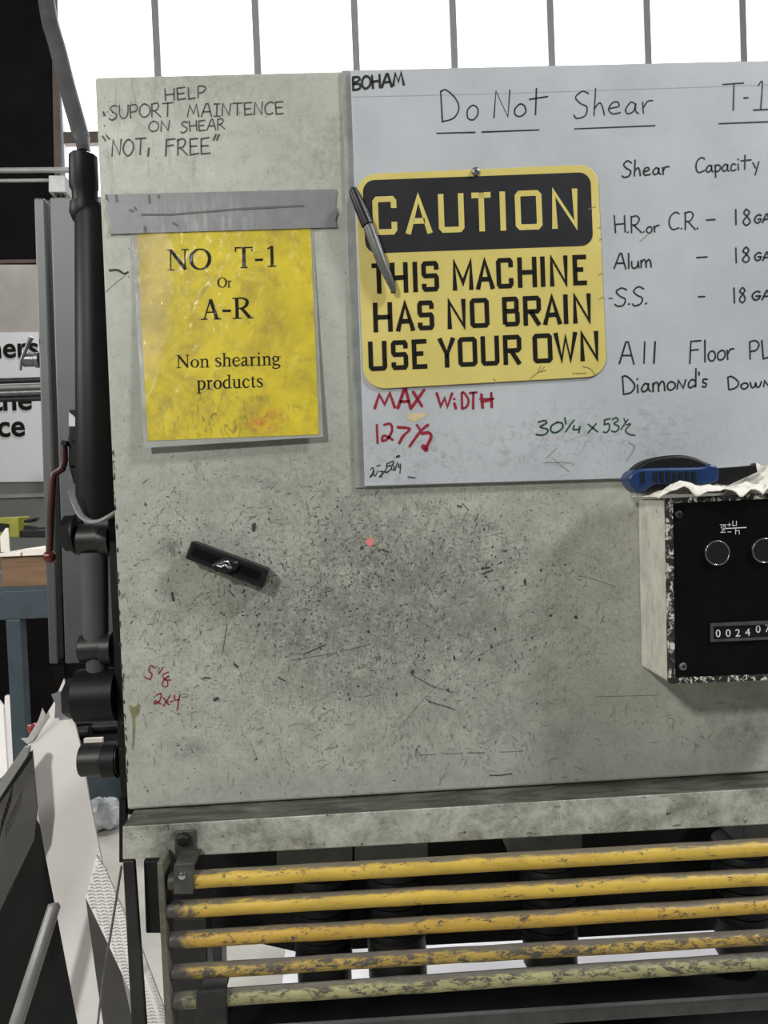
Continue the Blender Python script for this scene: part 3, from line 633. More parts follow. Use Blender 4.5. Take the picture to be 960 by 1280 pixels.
words('marker_strokes', 'ink', wb, [('H.R.', 768, 291, 806, 290, 21, .0019, .13), ('or', 808, 291, 824, 290, 17, .0019), ('C.R.', 836, 287, 873, 286, 22, .0019, .12), ('18', 919, 281, 938, 281, 19.5, .0021, .35), ('GA', 943, 279, 963, 277, 10, .0023)],
      [(((883, 275), (894, 274.3)), .0020)], Y=YB, label='black handwriting reading H.R. or C.R. - 18GA')
words('marker_strokes', 'ink', wb, [('Alum', 768, 336, 814, 334, 19, .0021, .14), ('18', 919, 329, 937, 328, 19, .0021, .35), ('GA', 943, 326, 963, 325, 10, .0023)],
      [(((871, 322), (884, 321)), .0020)], Y=YB, label='black handwriting reading Alum - 18GA')
words('marker_strokes', 'ink', wb, [('S.S.', 769, 382, 809, 380, 22, .0020, .10), ('18', 917, 379, 932, 378, 19, .0021, .3), ('GA', 940, 375.5, 964, 374, 11, .0023)],
      [(((873, 371), (881, 370.6)), .0020), (((761, 373), (766, 373)), .0012)], Y=YB, label='black handwriting reading S.S. - 18GA')
words('marker_strokes', 'ink', wb, [('A', 774, 454, 792, 454, 27, .0021), ('F', 862, 453, 876, 453, 27, .0021), ('loor', 880, 452, 917, 449, 27, .0021, .12), ('PL', 937, 449, 963, 447, 23, .0021)],
      [(((806, 427), (805, 454)), .0022), (((819, 427), (817.5, 454)), .0022)], Y=YB, label='black handwriting reading All Floor PL')
words('marker_strokes', 'ink', wb, [("Diamond's", 778, 493, 884, 483, 23, .0022, .12), ('Down', 910, 487, 964, 483, 16, .0021, .14)], Y=YB, label="black handwriting reading Diamond's Down")
words('marker_strokes', 'ink_red', wb, [('M', 468, 511, 493, 510, 18, .0036), ('A', 497, 510, 514, 510, 23, .0038), ('X', 515, 509, 530, 508, 21, .0038), ('W', 546, 508, 565, 508, 17, .0034), ('i', 567, 511, 571, 511, 17, .0034), ('DT', 577, 511, 596, 510, 20, .0030, .1), ('H', 602, 510, 615, 509, 18, .0034)],
      [(((600, 499), (617, 498.5)), .003), (((471, 531), (472, 554)), .0028), (((480, 531), (488, 530), (490, 538), (485, 548), (478, 551), (479, 545), (485, 546), (491, 550)), .0032),
       (((497, 534), (512, 536), (504, 545), (499, 554)), .0034), (((521, 531), (525, 537)), .0028), (((535, 531), (525, 540), (512, 558)), .0036), (((527, 542), (536, 541), (539, 546), (535, 555), (532, 562)), .004), (((529, 558), (533, 562)), .007)], Y=YB, label='red handwriting reading MAX WIDTH 127 1/2')
words('marker_strokes', 'ink', wb, [('2', 462, 597, 468, 594, 11, .0012), ('1/2', 467, 595, 478, 597, 8, .0012), ('x', 477, 595, 484, 591, 10, .0013), ('5', 482, 591, 490, 588, 11, .0015), ('3/4', 489, 587, 501, 590, 11, .0014)],
      [(((471, 582.5), (475, 581.5)), .0015), (((496, 571), (499, 570)), .003), (((510, 596), (519, 597.5)), .0016)], Y=YB, label='small black handwriting in the lower left corner')
words('marker_strokes', 'ink_green', wb, [('3', 670, 544, 686, 543, 18, .0022), ('0', 687, 542, 703, 540, 15, .0022), ('x', 735, 541, 747, 540, 18, .0020), ('53', 754, 541, 774, 539, 17, .0019, .1)],
      [(((706, 522), (707.5, 530)), .0022), (((718, 525), (713, 531), (707, 540)), .0020), (((718, 532), (717, 537), (725, 536)), .0020), (((725, 533), (723.5, 541)), .0020),
       (((780, 523), (782, 529)), .0016), (((785, 524), (776, 537)), .0018), (((783, 531), (788, 530), (782, 538), (787, 543), (794, 544)), .0018)], Y=YB, label='green handwriting reading 30 1/4 x 53 1/2')
words('smudge_line', 'scuff_soft', wb, [], [(((682, 578), (712, 578.5), (716, 582)), .0010), (((696, 560), (683, 573)), .0012), (((712, 590), (690, 572)), .0008), (((783, 576), (793, 560), (786, 553)), .0012), (((800, 302), (812, 291)), .0012)], Y=YB)
mb = MB(); mb.slab([at(x, y, YB) for x, y in ((509, 516), (537, 516), (525, 524), (519, 527), (509, 525))], (0, .0002, 0)); mesh_obj('masking_tape_scrap', mb, simple('cream_masking_tape', (0.56, 0.47, 0.27), .6), wb)

# ---------------------------------------------------------------- caution sign
sg = thing('caution_sign', at(605, 480, -.008), 'yellow and black metal CAUTION sign with rounded corners on the whiteboard', 'sign')
SY = -.0098
mb = MB(); mb.quad_box(rounded([(444, 218), (747, 205), (759, 470), (455, 487)], [27, 24, 25, 27]), SY, -.0075); mesh_obj('sign_plate', mb, 'sign_yellow', sg, bevel=.0005)
mb = MB(); mb.quad_box(rounded([(453, 225.5), (738, 215), (741.5, 307), (457, 317)], 15), SY-.0002, SY); mesh_obj('header_panel', mb, 'sign_black', sg)
# blocky squared alphabet: unit cell 0..1 x 0..1, centre lines
BF = {
'A':[((0,0),(.5,1),(1,0)),((.22,.30),(.78,.30))], 'B':[((0,.55),(0,1),(.86,1),(.95,.93),(.95,.6),(.85,.53)),((0,0),(.9,0),(1,.08),(1,.42),(.88,.52),(0,.52)),((0,0),(0,.6))],
'C':[((1,.72),(1,.93),(.9,1),(.1,1),(0,.93),(0,.07),(.1,0),(.9,0),(1,.07),(1,.3))], 'E':[((1,1),(0,1),(0,0),(1,0)),((0,.52),(.72,.52))],
'H':[((0,0),(0,1)),((1,0),(1,1)),((0,.5),(1,.5))], 'I':[((.5,0),(.5,1))], 'M':[((0,0),(0,1),(.5,.2),(1,1),(1,0))], 'N':[((0,0),(0,1),(1,0),(1,1))],
'O':[((.5,1),(.1,1),(0,.93),(0,.07),(.1,0),(.9,0),(1,.07),(1,.93),(.9,1),(.49,1))], 'R':[((0,0),(0,1),(.88,1),(1,.92),(1,.55),(.88,.47),(0,.47)),((.4,.47),(1,0))],
'S':[((1,.75),(1,.93),(.9,1),(.1,1),(0,.93),(0,.6),(.1,.52),(.9,.52),(1,.44),(1,.08),(.9,0),(.1,0),(0,.07),(0,.22))],
'T':[((0,1),(1,1)),((.5,1),(.5,0))], 'U':[((0,1),(0,.07),(.1,0),(.9,0),(1,.07),(1,1))], 'W':[((0,1),(.28,0),(.5,.9),(.72,0),(1,1))], 'Y':[((0,1),(.5,.42),(1,1)),((.5,.45),(.5,0))],
}
def block_line(name, mat, letters, tl, tr, bl_, br_, wpx, label, Y=SY-.0004):
    mb = MB(); mb.norm = False; wm = wpx*.95/961
    for ch, x0, x1 in letters:
        for st_ in BF[ch]:
            pts = []
            for k, (u, v) in enumerate(st_):
                hw = wpx/2
                xa, xb = (x0+hw, x1-hw) if ch != 'I' else (x0, x1)
                x = lerp(xa, xb, u)
                tt = (x-tl[0])/(tr[0]-tl[0]); yt = lerp(tl[1], tr[1], tt); yb = lerp(bl_[1], br_[1], tt)
                diag_end = ch in 'AHIMNTUWYR' and (v in (0, 1)) and (k in (0, len(st_)-1)) and not (ch == 'T' and st_ == BF['T'][0])
                ins = 0 if diag_end else hw
                if ch in 'AMNWY' and k not in (0, len(st_)-1): ins = hw*.9
                y = yb-ins - v*(yb-yt-2*ins) if not diag_end else (yb if v == 0 else yt)
                shear = (v-.5)*-1.2*(yb-yt)/37   # slight lean of the verticals with the board
                pts.append((x+shear, y))
            mb.ribbon(pts, wm, Y)
    o = mesh_obj(name, mb, mat, sg); o['label'] = label
block_line('sign_lettering', 'sign_yellow', [('C', 466, 496), ('A', 506, 540.5), ('U', 548, 580), ('T', 586.5, 617.5), ('I', 625, 632), ('O', 644, 677.5), ('N', 689.5, 722.5)], (466, 246), (723, 235.5), (466, 294), (723, 285), 7.0, 'yellow word CAUTION on the black panel')
block_line('sign_lettering', 'print_black', [('T', 462, 485), ('H', 488, 510), ('I', 515.5, 522.5), ('S', 527, 548.5), ('M', 565.5, 591.5), ('A', 594, 618.5), ('C', 620.5, 641.5), ('H', 647, 671), ('I', 675, 682), ('N', 687, 710), ('E', 716, 736)], (462, 329.5), (736, 318), (462, 367.5), (736, 356), 5.7, 'black words THIS MACHINE')
block_line('sign_lettering', 'print_black', [('H', 466.5, 490.5), ('A', 494, 519), ('S', 522, 542.5), ('N', 559, 582.5), ('O', 587.5, 611.5), ('B', 628, 649.5), ('R', 654, 676.5), ('A', 678, 702.5), ('I', 704, 710.5), ('N', 716, 739)], (466, 378.5), (739, 366.5), (466, 415.5), (739, 403.5), 5.7, 'black words HAS NO BRAIN')
block_line('sign_lettering', 'print_black', [('U', 460.5, 483.5), ('S', 489, 510), ('E', 515, 536.5), ('Y', 547, 570), ('O', 572.5, 596.5), ('U', 601, 624), ('R', 629, 652), ('O', 666, 690.5), ('W', 692, 722.5), ('N', 725, 748.5)], (461, 427), (748, 413.5), (461, 464), (748, 450.5), 5.7, 'black words USE YOUR OWN')
mb = MB(); mb.norm = False
for k in range(12):
    x = 715.5+k*1.5; y = 466.8-k*.07
    mb.ribbon([(x, y-.7*random.random()), (x+random.uniform(.5, 1.1), y+.9)], .0007, SY-.0004)
o = mesh_obj('fine_print', mb, 'print_black', sg)
mb = MB(); mb.norm = False
for q in (((663, 474), (672, 466), (683, 463)), ((672, 466), (676, 457)), ((676, 464), (681, 458)), ((728, 458), (738, 461), (744, 469)), ((748, 344), (753, 341)), ((749, 374), (755, 371)), ((619, 476), (617, 473)), ((735, 262), (745, 258)), ((748, 285), (751, 284)), ((749, 300), (752, 299))):
    stroke(mb, smooth_pts(list(q)), .0009, SY-.0003)
mesh_obj('dent_lines', mb, simple('brown_dent_tone', (0.20, 0.16, 0.06), .5, 0, .3, 40, 0), sg)['kind'] = 'stuff'  # brown strokes drawn along the dents
mb = MB(); c = at(594.5, 215, SY); mb.tube([(c.x, SY, c.z), (c.x, SY-.0025, c.z), (c.x, SY-.004, c.z)], [.0052, .005, .003], 20); o = mesh_obj('screw_head', mb, 'dull_steel', sg, smooth=40)
mb = MB(); mb.box((c.x-.003, SY-.0042, c.z-.0004), (c.x+.003, SY-.004, c.z+.0004)); mesh_obj('screw_slot', mb, 'black_steel', o)

# ---------------------------------------------------------------- marker pen
pen = thing('marker_pen', at(465, 300, -.016), 'black-capped grey marker pen stuck over the left edge of the caution sign', 'marker')
def p3(x, y, Y): return at(x, y, Y)
mb = MB(); a_, b_ = p3(440, 235, -.0165), p3(459.5, 281, -.0172); d = (b_-a_).normalized()
mb.tube([a_, a_+d*.002, a_+d*.008, a_+d*.03, b_], [.0025, .0052, .0064, .0074, .0077], 18); o = mesh_obj('cap', mb, 'black_plastic', pen, smooth=40)
mb = MB(); c_ = p3(490.5, 358, -.0185); e_ = p3(492, 364, -.0185)
mb.tube([b_, p3(461.5, 285, -.0172), p3(478, 330, -.0180), c_, e_], [.0058, .0068, .0064, .0044, .0028], 18); mesh_obj('barrel', mb, 'marker_grey', pen, smooth=40)

# ---------------------------------------------------------------- yellow notice in its film
nt = thing('yellow_notice', at(290, 555, -.003), 'yellow laminated paper notice reading NO T-1 Or A-R, taped at its top', 'notice')
def bowed(quad, nx, ny, Yf):
    """grid over a px quad, bowed off the cover"""
    vs = []; fs = []
    for j in range(ny+1):
        for i in range(nx+1):
            u, v = i/nx, j/ny
            x = lerp(lerp(quad[0][0], quad[1][0], u), lerp(quad[3][0], quad[2][0], u), v); y = lerp(lerp(quad[0][1], quad[1][1], u), lerp(quad[3][1], quad[2][1], u), v)
            vs.append(at(x, y, Yf(x, y)))
    for j in range(ny):
        for i in range(nx): k = j*(nx+1)+i; fs.append((k, k+nx+1, k+nx+2, k+1))
    b = MB(); b.add(vs, fs); return b
def notY(x, y): v = max(0, (y-290)/265); return -(.0012+.0105*v**1.5)
mb = bowed([(163, 270), (391, 266), (404, 546), (180, 560)], 16, 18, lambda x, y: notY(x, y)+.0004); o = mesh_obj('film_back', mb, simple('cloudy_film_border', (0.30, 0.31, 0.28), .3, 0, .2, 40, .1), nt, smooth=60)
mb = bowed([(169, 272), (387.5, 268), (399, 543), (185, 551)], 16, 18, lambda x, y: notY(x, y)); o = mesh_obj('paper_sheet', mb, 'paper', nt, smooth=60)
mb = bowed([(163, 272), (391, 268), (404, 546), (180, 560)], 24, 26, lambda x, y: notY(x, y)-.0009+.0003*noise.noise(Vector((x*.08, y*.08, 0)))); o = mesh_obj('film_front', mb, 'film', nt, smooth=60)
# serif letters: strokes of (width, points); widths in cap heights
T_, t_, s_w = .13, .045, .035
SF = {
'N':(.72,[(t_,(.12,0),(.12,1)),(T_,(.12,.97),(.62,.03)),(t_,(.60,0),(.60,1)),(s_w,(0,.017),(.24,.017)),(s_w,(0,.983),(.16,.983)),(s_w,(.48,.983),(.72,.983))]),
'O':(.72,'ring'), 
'T':(.62,[(T_,(.31,0),(.31,1)),(s_w*1.3,(.02,.975),(.60,.975)),(t_,(.02,1),(.02,.78)),(t_,(.60,1),(.60,.78)),(s_w,(.18,.017),(.44,.017))]),
'A':(.74,[(t_,(.13,0),(.36,.97)),(T_,(.36,.97),(.60,.02)),(t_,(.2,.35),(.5,.35)),(s_w,(0,.017),(.25,.017)),(s_w,(.48,.017),(.74,.017))]),
'R':(.68,[(T_,(.15,0),(.15,1)),(s_w,(0,.017),(.3,.017)),(s_w,(0,.983),(.3,.983)),('c',(.15,.98,.04),(.34,.98,.05),(.48,.87,.1),(.50,.74,.13),(.44,.58,.1),(.3,.5,.05),(.15,.5,.04)),(T_,(.30,.5),(.58,.03)),(s_w,(.5,.017),(.70,.017))]),
'1':(.36,[(.11,(.2,0),(.2,1)),(s_w,(.06,.017),(.34,.017)),(t_,(.05,.86),(.2,.97))]),
'-':(.3,[(.09,(.0,.29),(.3,.29))]),
'r':(.36,[(.1,(.12,0),(.12,.66)),(s_w,(0,.017),(.26,.017)),(s_w,(0,.62),(.12,.66)),('c',(.14,.5,.04),(.22,.62,.06),(.32,.6,.11))]),
'n':(.52,[(.1,(.12,0),(.12,.66)),(s_w,(0,.017),(.24,.017)),(s_w,(0,.62),(.12,.66)),('c',(.14,.54,.04),(.26,.65,.06),(.38,.58,.1),(.4,.42,.1),(.4,.0,.1)),(s_w,(.29,.017),(.52,.017))]),
'o':(.48,'ringo'),
's':(.38,[('c',(.33,.50,.04),(.28,.62,.05),(.14,.64,.06),(.07,.52,.09),(.17,.38,.11),(.30,.26,.11),(.32,.12,.08),(.2,.02,.05),(.08,.04,.04),(.05,.18,.04))]),
'h':(.52,[(.1,(.12,0),(.12,1)),(s_w,(0,.017),(.24,.017)),(s_w,(0,.96),(.12,1)),('c',(.14,.54,.04),(.26,.65,.06),(.38,.58,.1),(.4,.42,.1),(.4,.0,.1)),(s_w,(.29,.017),(.52,.017))]),
'e':(.44,[('c',(.07,.38,.03),(.4,.4,.04)),('c',(.4,.4,.05),(.36,.58,.06),(.22,.65,.05),(.09,.52,.09),(.06,.32,.11),(.12,.1,.1),(.25,.03,.08),(.42,.14,.03))]),
'a':(.46,[('c',(.08,.5,.1),(.14,.62,.05),(.26,.63,.07),(.31,.5,.1),(.31,.12,.1),(.36,.04,.07),(.46,.1,.03)),('c',(.31,.4,.03),(.12,.28,.07),(.07,.14,.1),(.14,.03,.08),(.31,.14,.03))]),
'i':(.27,[(.1,(.13,0),(.13,.66)),(s_w,(0,.017),(.26,.017)),(s_w,(0,.62),(.13,.66)),(.11,(.13,.84),(.13,.95))]),
'g':(.48,[('c',(.2,.65,.04),(.08,.56,.09),(.07,.4,.09),(.2,.27,.04),(.33,.36,.09),(.33,.54,.09),(.2,.65,.04)),(s_w,(.3,.6),(.48,.6)),('c',(.15,.27,.04),(.07,.16,.06),(.12,.06,.08),(.36,.0,.08),(.42,-.12,.07),(.26,-.25,.05),(.05,-.2,.06),(.06,-.08,.04),(.14,.02,.03))]),
'p':(.52,[(.1,(.12,-.28),(.12,.66)),(s_w,(0,-.265),(.26,-.265)),(s_w,(0,.62),(.12,.66)),('c',(.13,.54,.04),(.26,.65,.05),(.41,.55,.1),(.44,.32,.11),(.38,.1,.09),(.25,.02,.05),(.12,.08,.04))]),
'd':(.52,[(.1,(.38,0),(.38,1)),(s_w,(.26,.96),(.38,1)),(s_w,(.38,.02),(.52,.05)),('c',(.38,.56,.04),(.25,.65,.05),(.1,.52,.1),(.06,.3,.11),(.12,.1,.1),(.25,.03,.06),(.38,.12,.04))]),
'u':(.52,[('c',(.11,.66,.1),(.11,.2,.1),(.17,.05,.08),(.28,.04,.05),(.39,.14,.04)),(.1,(.39,0),(.39,.66)),(s_w,(0,.64),(.11,.66)),(s_w,(.28,.64),(.39,.66)),(s_w,(.39,.02),(.52,.05))]),
'c':(.44,[('c',(.38,.5,.1),(.32,.62,.06),(.2,.65,.05),(.09,.52,.09),(.06,.3,.11),(.12,.1,.1),(.25,.02,.07),(.41,.15,.03))]),
't':(.3,[('c',(.13,.84,.05),(.13,.5,.1),(.13,.14,.1),(.18,.03,.07),(.29,.08,.03)),(s_w,(.0,.64),(.28,.64))]),
' ':(.27,[]),
}
def serif(mb, text, x0, y0, x1, y1, h, gap=.03):
    tot = sum(SF[c][0]+gap for c in text)-gap; L = math.hypot(x1-x0, y1-y0); k = L/tot; ux, uy = (x1-x0)/L, (y1-y0)/L; cur = 0
    def tr(u, v): return (x0+ux*(cur+u)*k + v*h*uy*0.6, y0+uy*(cur+u)*k-v*h)
    for c in text:
        gw, st = SF[c]
        if st in ('ring', 'ringo'):
            big = st == 'ring'; cxu, cyv = (.36, .5) if big else (.24, .325); a = .31 if big else .18; b = .48 if big else .30
            st = [('c',)+tuple((cxu+a*math.cos(t), cyv+b*math.sin(t), (.045+.095*abs(math.cos(t))**1.5)*(1 if big else .85)) for t in [math.pi*2*i/20 for i in range(21)])]
        for s_ in st:
            if s_[0] == 'c': pts = smooth_pts([p for p in s_[1:]], 5); ws = [p[2] for p in pts]
            else: pts = s_[1:]; ws = [s_[0]]*len(pts)
            px = [tr(p[0], p[1]) for p in pts]
            P = [at(x, y, notY(x, y)-.0003) for x, y in px]
            mb.ribbon(P, [(w_+.012)*h*.00112 for w_ in ws], 0, wpx=False)
        cur += gw+gap
def notice_line(items, label):
    mb = MB(); mb.norm = False
    for it in items: serif(mb, *it)
    o = mesh_obj('notice_lettering', mb, 'print_black', nt); o['label'] = label
notice_line([('NO', 209, 338, 264, 336.5, 26)], 'serif word NO')
notice_line([('T', 294, 335, 316, 334.5, 26), ('-', 319, 332.5, 329, 332, 26), ('1', 333, 333.5, 346, 333, 26)], 'serif letters T-1')
notice_line([('Or', 272, 359.5, 290, 359, 12.5)], 'serif word Or')
notice_line([('A', 251, 399.5, 276, 399, 26), ('-', 278, 396, 288.5, 396, 26), ('R', 291, 398.5, 316, 397.5, 26)], 'serif letters A-R')
notice_line([('Non', 220.5, 460, 262, 459, 16)], 'serif word Non')
notice_line([('shearing', 268.5, 458.5, 351, 456, 17)], 'serif word shearing')
notice_line([('products', 246, 487, 329, 484, 17)], 'serif word products')

tp = MB(); outline = [(133, 243), (420, 236.5), (420, 252), (421, 262), (419.5, 268), (422, 274), (421, 284), (140, 292.5), (138, 283), (140, 276), (135, 262)]
tp = bowed([(133, 243), (420, 236.5), (421, 284), (139, 292.5)], 30, 5, lambda x, y: -.0026-.0003*noise.noise(Vector((x*.05, y*.1, 3))))
# ragged torn ends
for i, v in enumerate(tp.v):
    if i % 31 == 0: v.x += .003*math.sin(i*2.3)
    if i % 31 == 30: v.x += .002*math.sin(i*1.7)
tape = tag(mesh_obj('duct_tape', tp, 'tape', smooth=60), 'strip of grey duct tape holding the yellow notice', 'tape')
sm = MB(); sm.norm = False
stroke(sm, [(177, 268), (215, 268), (262, 264), (300, 261), (335, 259), (380, 257)], .0022, -.0031)
for a_, b_ in (((145, 244), (146, 252)), ((186, 244), (187, 253)), ((198, 244), (199, 247)), ((132.5, 244), (133.5, 249)), ((162, 262), (166, 264)), ((168, 259), (170, 262)), ((181, 283), (182, 290)), ((216, 278), (222, 282))): stroke(sm, [a_, b_], .0026, -.0031)
mesh_obj('smudge', sm, simple('black_tape_smudge', (0.10, 0.10, 0.10), .6), tape)

# ---------------------------------------------------------------- bar magnet
mg = thing('bar_magnet', at(285, 735, -.012), 'tilted black bar magnet with a silver hook stuck on the cover', 'magnet')
mb = MB(); mb.slab([at(x, y, -.024) for x, y in ((231, 698), (239, 676.5), (335.5, 712), (328, 736))], (0, .0233, 0)); mesh_obj('magnet_body', mb, 'black_plastic', mg, bevel=.0015)
mb = MB(); mb.slab([at(x, y, -.0255) for x, y in ((238, 694), (242, 683.5), (326, 715), (322, 725.5))], (0, .0015, 0)); mesh_obj('face_plate', mb, 'black_gloss', mg, bevel=.0005)
mb = MB(); c = at(282, 707, -.028); mb.sphere(c, (.017, .005, .009), 16)
for v in mb.v:
    v += Vector((noise.noise(v*300), 0, noise.noise(v*300+Vector((5, 5, 5)))))*.002
mesh_obj('glue_blob', mb, 'black_plastic', mg, smooth=60)
mb = MB(); mb.tube([at(x, y, Y) for x, y, Y in ((272, 707, -.031), (277, 708.5, -.036), (281, 706, -.038), (285, 709, -.036), (289, 709.5, -.032))], .0016, 10); mb.tube([at(x, y, Y) for x, y, Y in ((279, 704, -.032), (281, 701.5, -.037), (285, 702, -.036), (287, 706, -.032))], .0013, 10)
mesh_obj('hook', mb, 'silver', mg, smooth=60)

# ---------------------------------------------------------------- control box
D = -.088
cb = thing('control_box', at(900, 850, D/2), 'cream metal control box with chipped edges and black front on the cover', 'control box')
fq = [(836, 853.5), (1090, 843), (1090, 612), (832, 624.5)]
F = [at(x, y, D) for x, y in fq]
mb = MB(); mb.slab(F, (0, -D-.0005, 0)); mesh_obj('box_body', mb, 'box_side', cb, bevel=.003)
def frame_band(outer, inner, Y, dep):
    b = MB(); o = [at(x, y, Y) for x, y in outer]; i = [at(x, y, Y) for x, y in inner]; n = len(o)
    vs = o+i+[p+Vector((0, dep, 0)) for p in o]+[p+Vector((0, dep, 0)) for p in i]; fs = []
    for k in range(n):
        l = (k+1) % n; fs += [(k, l, n+l, n+k), (k, l, 2*n+l, 2*n+k), (n+k, n+l, 3*n+l, 3*n+k), (2*n+k, 2*n+l, 3*n+l, 3*n+k)]
    return b.add(vs, fs)
mesh_obj('front_rim', frame_band(rounded([(836, 855), (1090, 845), (1090, 610), (832, 623)], 4, 3), rounded([(844, 847), (1082, 838), (1082, 618), (841, 629)], 3, 3), D-.002, .004), 'box_rim', cb)
mb = MB(); mb.quad_box([(843, 848), (1083, 839), (1083, 617), (840, 628)], D-.0012, D); mesh_obj('face_plate', mb, 'black_gloss', cb)
FY = D-.0012
for (x, y) in ((895.5, 691), (954, 688), (1014, 685)):
    c = at(x, y, FY); k = .001*.9
    mb = MB(); R0 = 16.5*k*1.0
    mb.tube([(c.x, FY, c.z), (c.x, FY-.0018, c.z), (c.x, FY-.003, c.z), (c.x, FY-.0032, c.z), (c.x, FY-.001, c.z)], [R0, R0*.98, R0*.92, R0*.87, R0*.82], 32, cap=False); o = mesh_obj('button_bezel', mb, simple('smoked_dark_bezel', (0.10, 0.10, 0.105), .12, .9, .2, 60, 0), cb, smooth=35)
    mb = MB(); ring = [(c.x+R0*.93*math.cos(t*math.pi/16), FY-.003, c.z+R0*.93*math.sin(t*math.pi/16)) for t in range(33)]; mb.tube(ring, .0009, 8, cap=False); mesh_obj('bezel_ring', mb, simple('polished_ring_edge', (0.25, 0.25, 0.26), .2, .8, .2, 60, 0), o, smooth=80)
    mb = MB(); mb.tube([(c.x, FY, c.z), (c.x, FY-.002, c.z), (c.x, FY-.0026, c.z)], [R0*.82, R0*.82, R0*.74], 28); mesh_obj('push_button', mb, simple('dark_button_plastic', (0.010, 0.011, 0.012), .25, 0, .3, 60, 0), o, smooth=35)
for (x, y, mm) in ((853.5, 833, 'dull_steel'), (848.5, 643, 'dark_steel')):
    c = at(x, y, FY); mb = MB(); mb.tube([(c.x, FY, c.z), (c.x, FY-.0015, c.z), (c.x, FY-.0025, c.z)], [.0047, .0043, .0025], 18); o = mesh_obj('screw_head', mb, mm, cb, smooth=40)
    mb = MB(); mb.box((c.x-.0022, FY-.0027, c.z-.0005), (c.x+.0022, FY-.0022, c.z+.0005)); mb.box((c.x-.0005, FY-.0027, c.z-.0022), (c.x+.0005, FY-.0022, c.z+.0022)); mesh_obj('screw_cross', mb, 'black_steel', o)
# legend
mb = MB(); mb.norm = False; LYv = FY-.0003
for q, wv in ((((900, 656), (908, 655.8)), .0008), (((900.5, 665.5), (907, 665.2)), .0008), (((904, 660.8), (933, 659.3)), .0011), (((909, 656), (914, 655.8)), .0007), (((911.5, 653.5), (911.6, 658.3)), .0007),
              (((909.5, 665), (914, 664.8)), .0008), (((916, 651), (916, 657), (920.5, 657), (920.5, 651)), .0008), (((919.5, 668), (919.5, 661)), .0008), (((919.5, 663.5), (924, 663.3), (924, 668)), .0008), (((902, 658), (903, 664), (907, 659)), .0007), (((901, 659), (907, 657.5), (905, 663)), .0007)):
    mb.ribbon(list(q), wv, LYv)
mesh_obj('printed_legend', mb, 'white_ink', cb)
# counter window
def text_mesh(s, size, mat, name, parent, origin, bold=0.0, ux=Vector((1, 0, 0)), uz=Vector((0, 0, 1)), sx=1.0):
    cu = bpy.data.curves.new(name, 'FONT'); cu.body = s; cu.size = size; cu.offset = bold; cu.resolution_u = 4
    to = bpy.data.objects.new('tmp', cu); COL.objects.link(to); dg = bpy.context.evaluated_depsgraph_get(); dg.update()
    me = bpy.data.meshes.new_from_object(to.evaluated_get(dg)); vs = [Vector(v.co) for v in me.vertices]; fs = [tuple(p.vertices) for p in me.polygons]
    bpy.data.objects.remove(to); bpy.data.curves.remove(cu); bpy.data.meshes.remove(me)
    b = MB(); b.add([origin+ux*v.x*sx+uz*v.y for v in vs], fs); b.norm = False; return mesh_obj(name, b, mat, parent)
mb = frame_band([(889, 802.5), (985, 798.5), (985, 775), (889, 779.5)], [(892, 799.5), (982, 795.5), (982, 779.5), (892, 783.2)], FY-.003, .003)
ctr = mesh_obj('counter_frame', mb, 'dull_steel' if False else simple('grey_counter_frame', (0.07, 0.07, 0.07), .5, .2, .5, 80, .2), cb)
mb = MB(); mb.quad_box([(892, 799.5), (982, 795.5), (982, 779.5), (892, 783.2)], FY-.0004, FY); mesh_obj('counter_window', mb, 'black_steel', ctr)
for ch, x, y in (('0', 894.5, 796.5), ('0', 907, 796), ('2', 919, 795.8), ('4', 931.5, 795), ('0', 944.5, 791), ('7', 956, 790)):
    o = text_mesh(ch, .0125, 'white_ink', 'counter_digit', ctr, at(x, y, FY-.0008), .0001)

# rag and tool on top of the control box
topz = lambda x: lerp(F[3].z, F[2].z, (x-F[3].x)/(F[2].x-F[3].x))
vs = []; fs = []; nx, ny = 60, 26
x0w, x1w = at(803, 618, -.05).x, at(1075, 610, -.05).x
for j in range(ny+1):
    for i in range(nx+1):
        u, v = i/nx, j/ny; x = lerp(x0w, x1w, u); y = lerp(D-.012, -.012, v)
        h = .003+.010*abs(noise.noise(Vector((x*28, y*30, 1))))+.006*abs(noise.noise(Vector((x*80, y*70, 4))))
        if u > .45: h += .028*max(0, 1-abs(u-.60)/.13)*(.3+.7*v)
        if .05 < u < .2: h += .006*math.sin((u-.05)/.15*math.pi)
        if u < .36 and .36 < v < .84: h *= .2
        ed = min(1, min(u, 1-u)*22, ); h *= ed
        if v < .12: h -= .008*(1-v/.12)*abs(noise.noise(Vector((x*40, 2, 2))))*2
        x_ = x + .006*noise.noise(Vector((u*4, v*9, 7)))*(1-u)
        vs.append(Vector((x_, y+.003*noise.noise(Vector((x*60, v*5, 3))), topz(x)+.0035+h)))
for j in range(ny):
    for i in range(nx): k = j*(nx+1)+i; fs.append((k, k+1, k+nx+2, k+nx+1))
mb = MB(); mb.add(vs, fs); rag = tag(mesh_obj('rag', mb, 'rag', smooth=50), 'crumpled white rag lying on top of the control box', 'rag')
so = rag.modifiers.new('solid', 'SOLIDIFY'); so.thickness = .0012; so.offset = 1

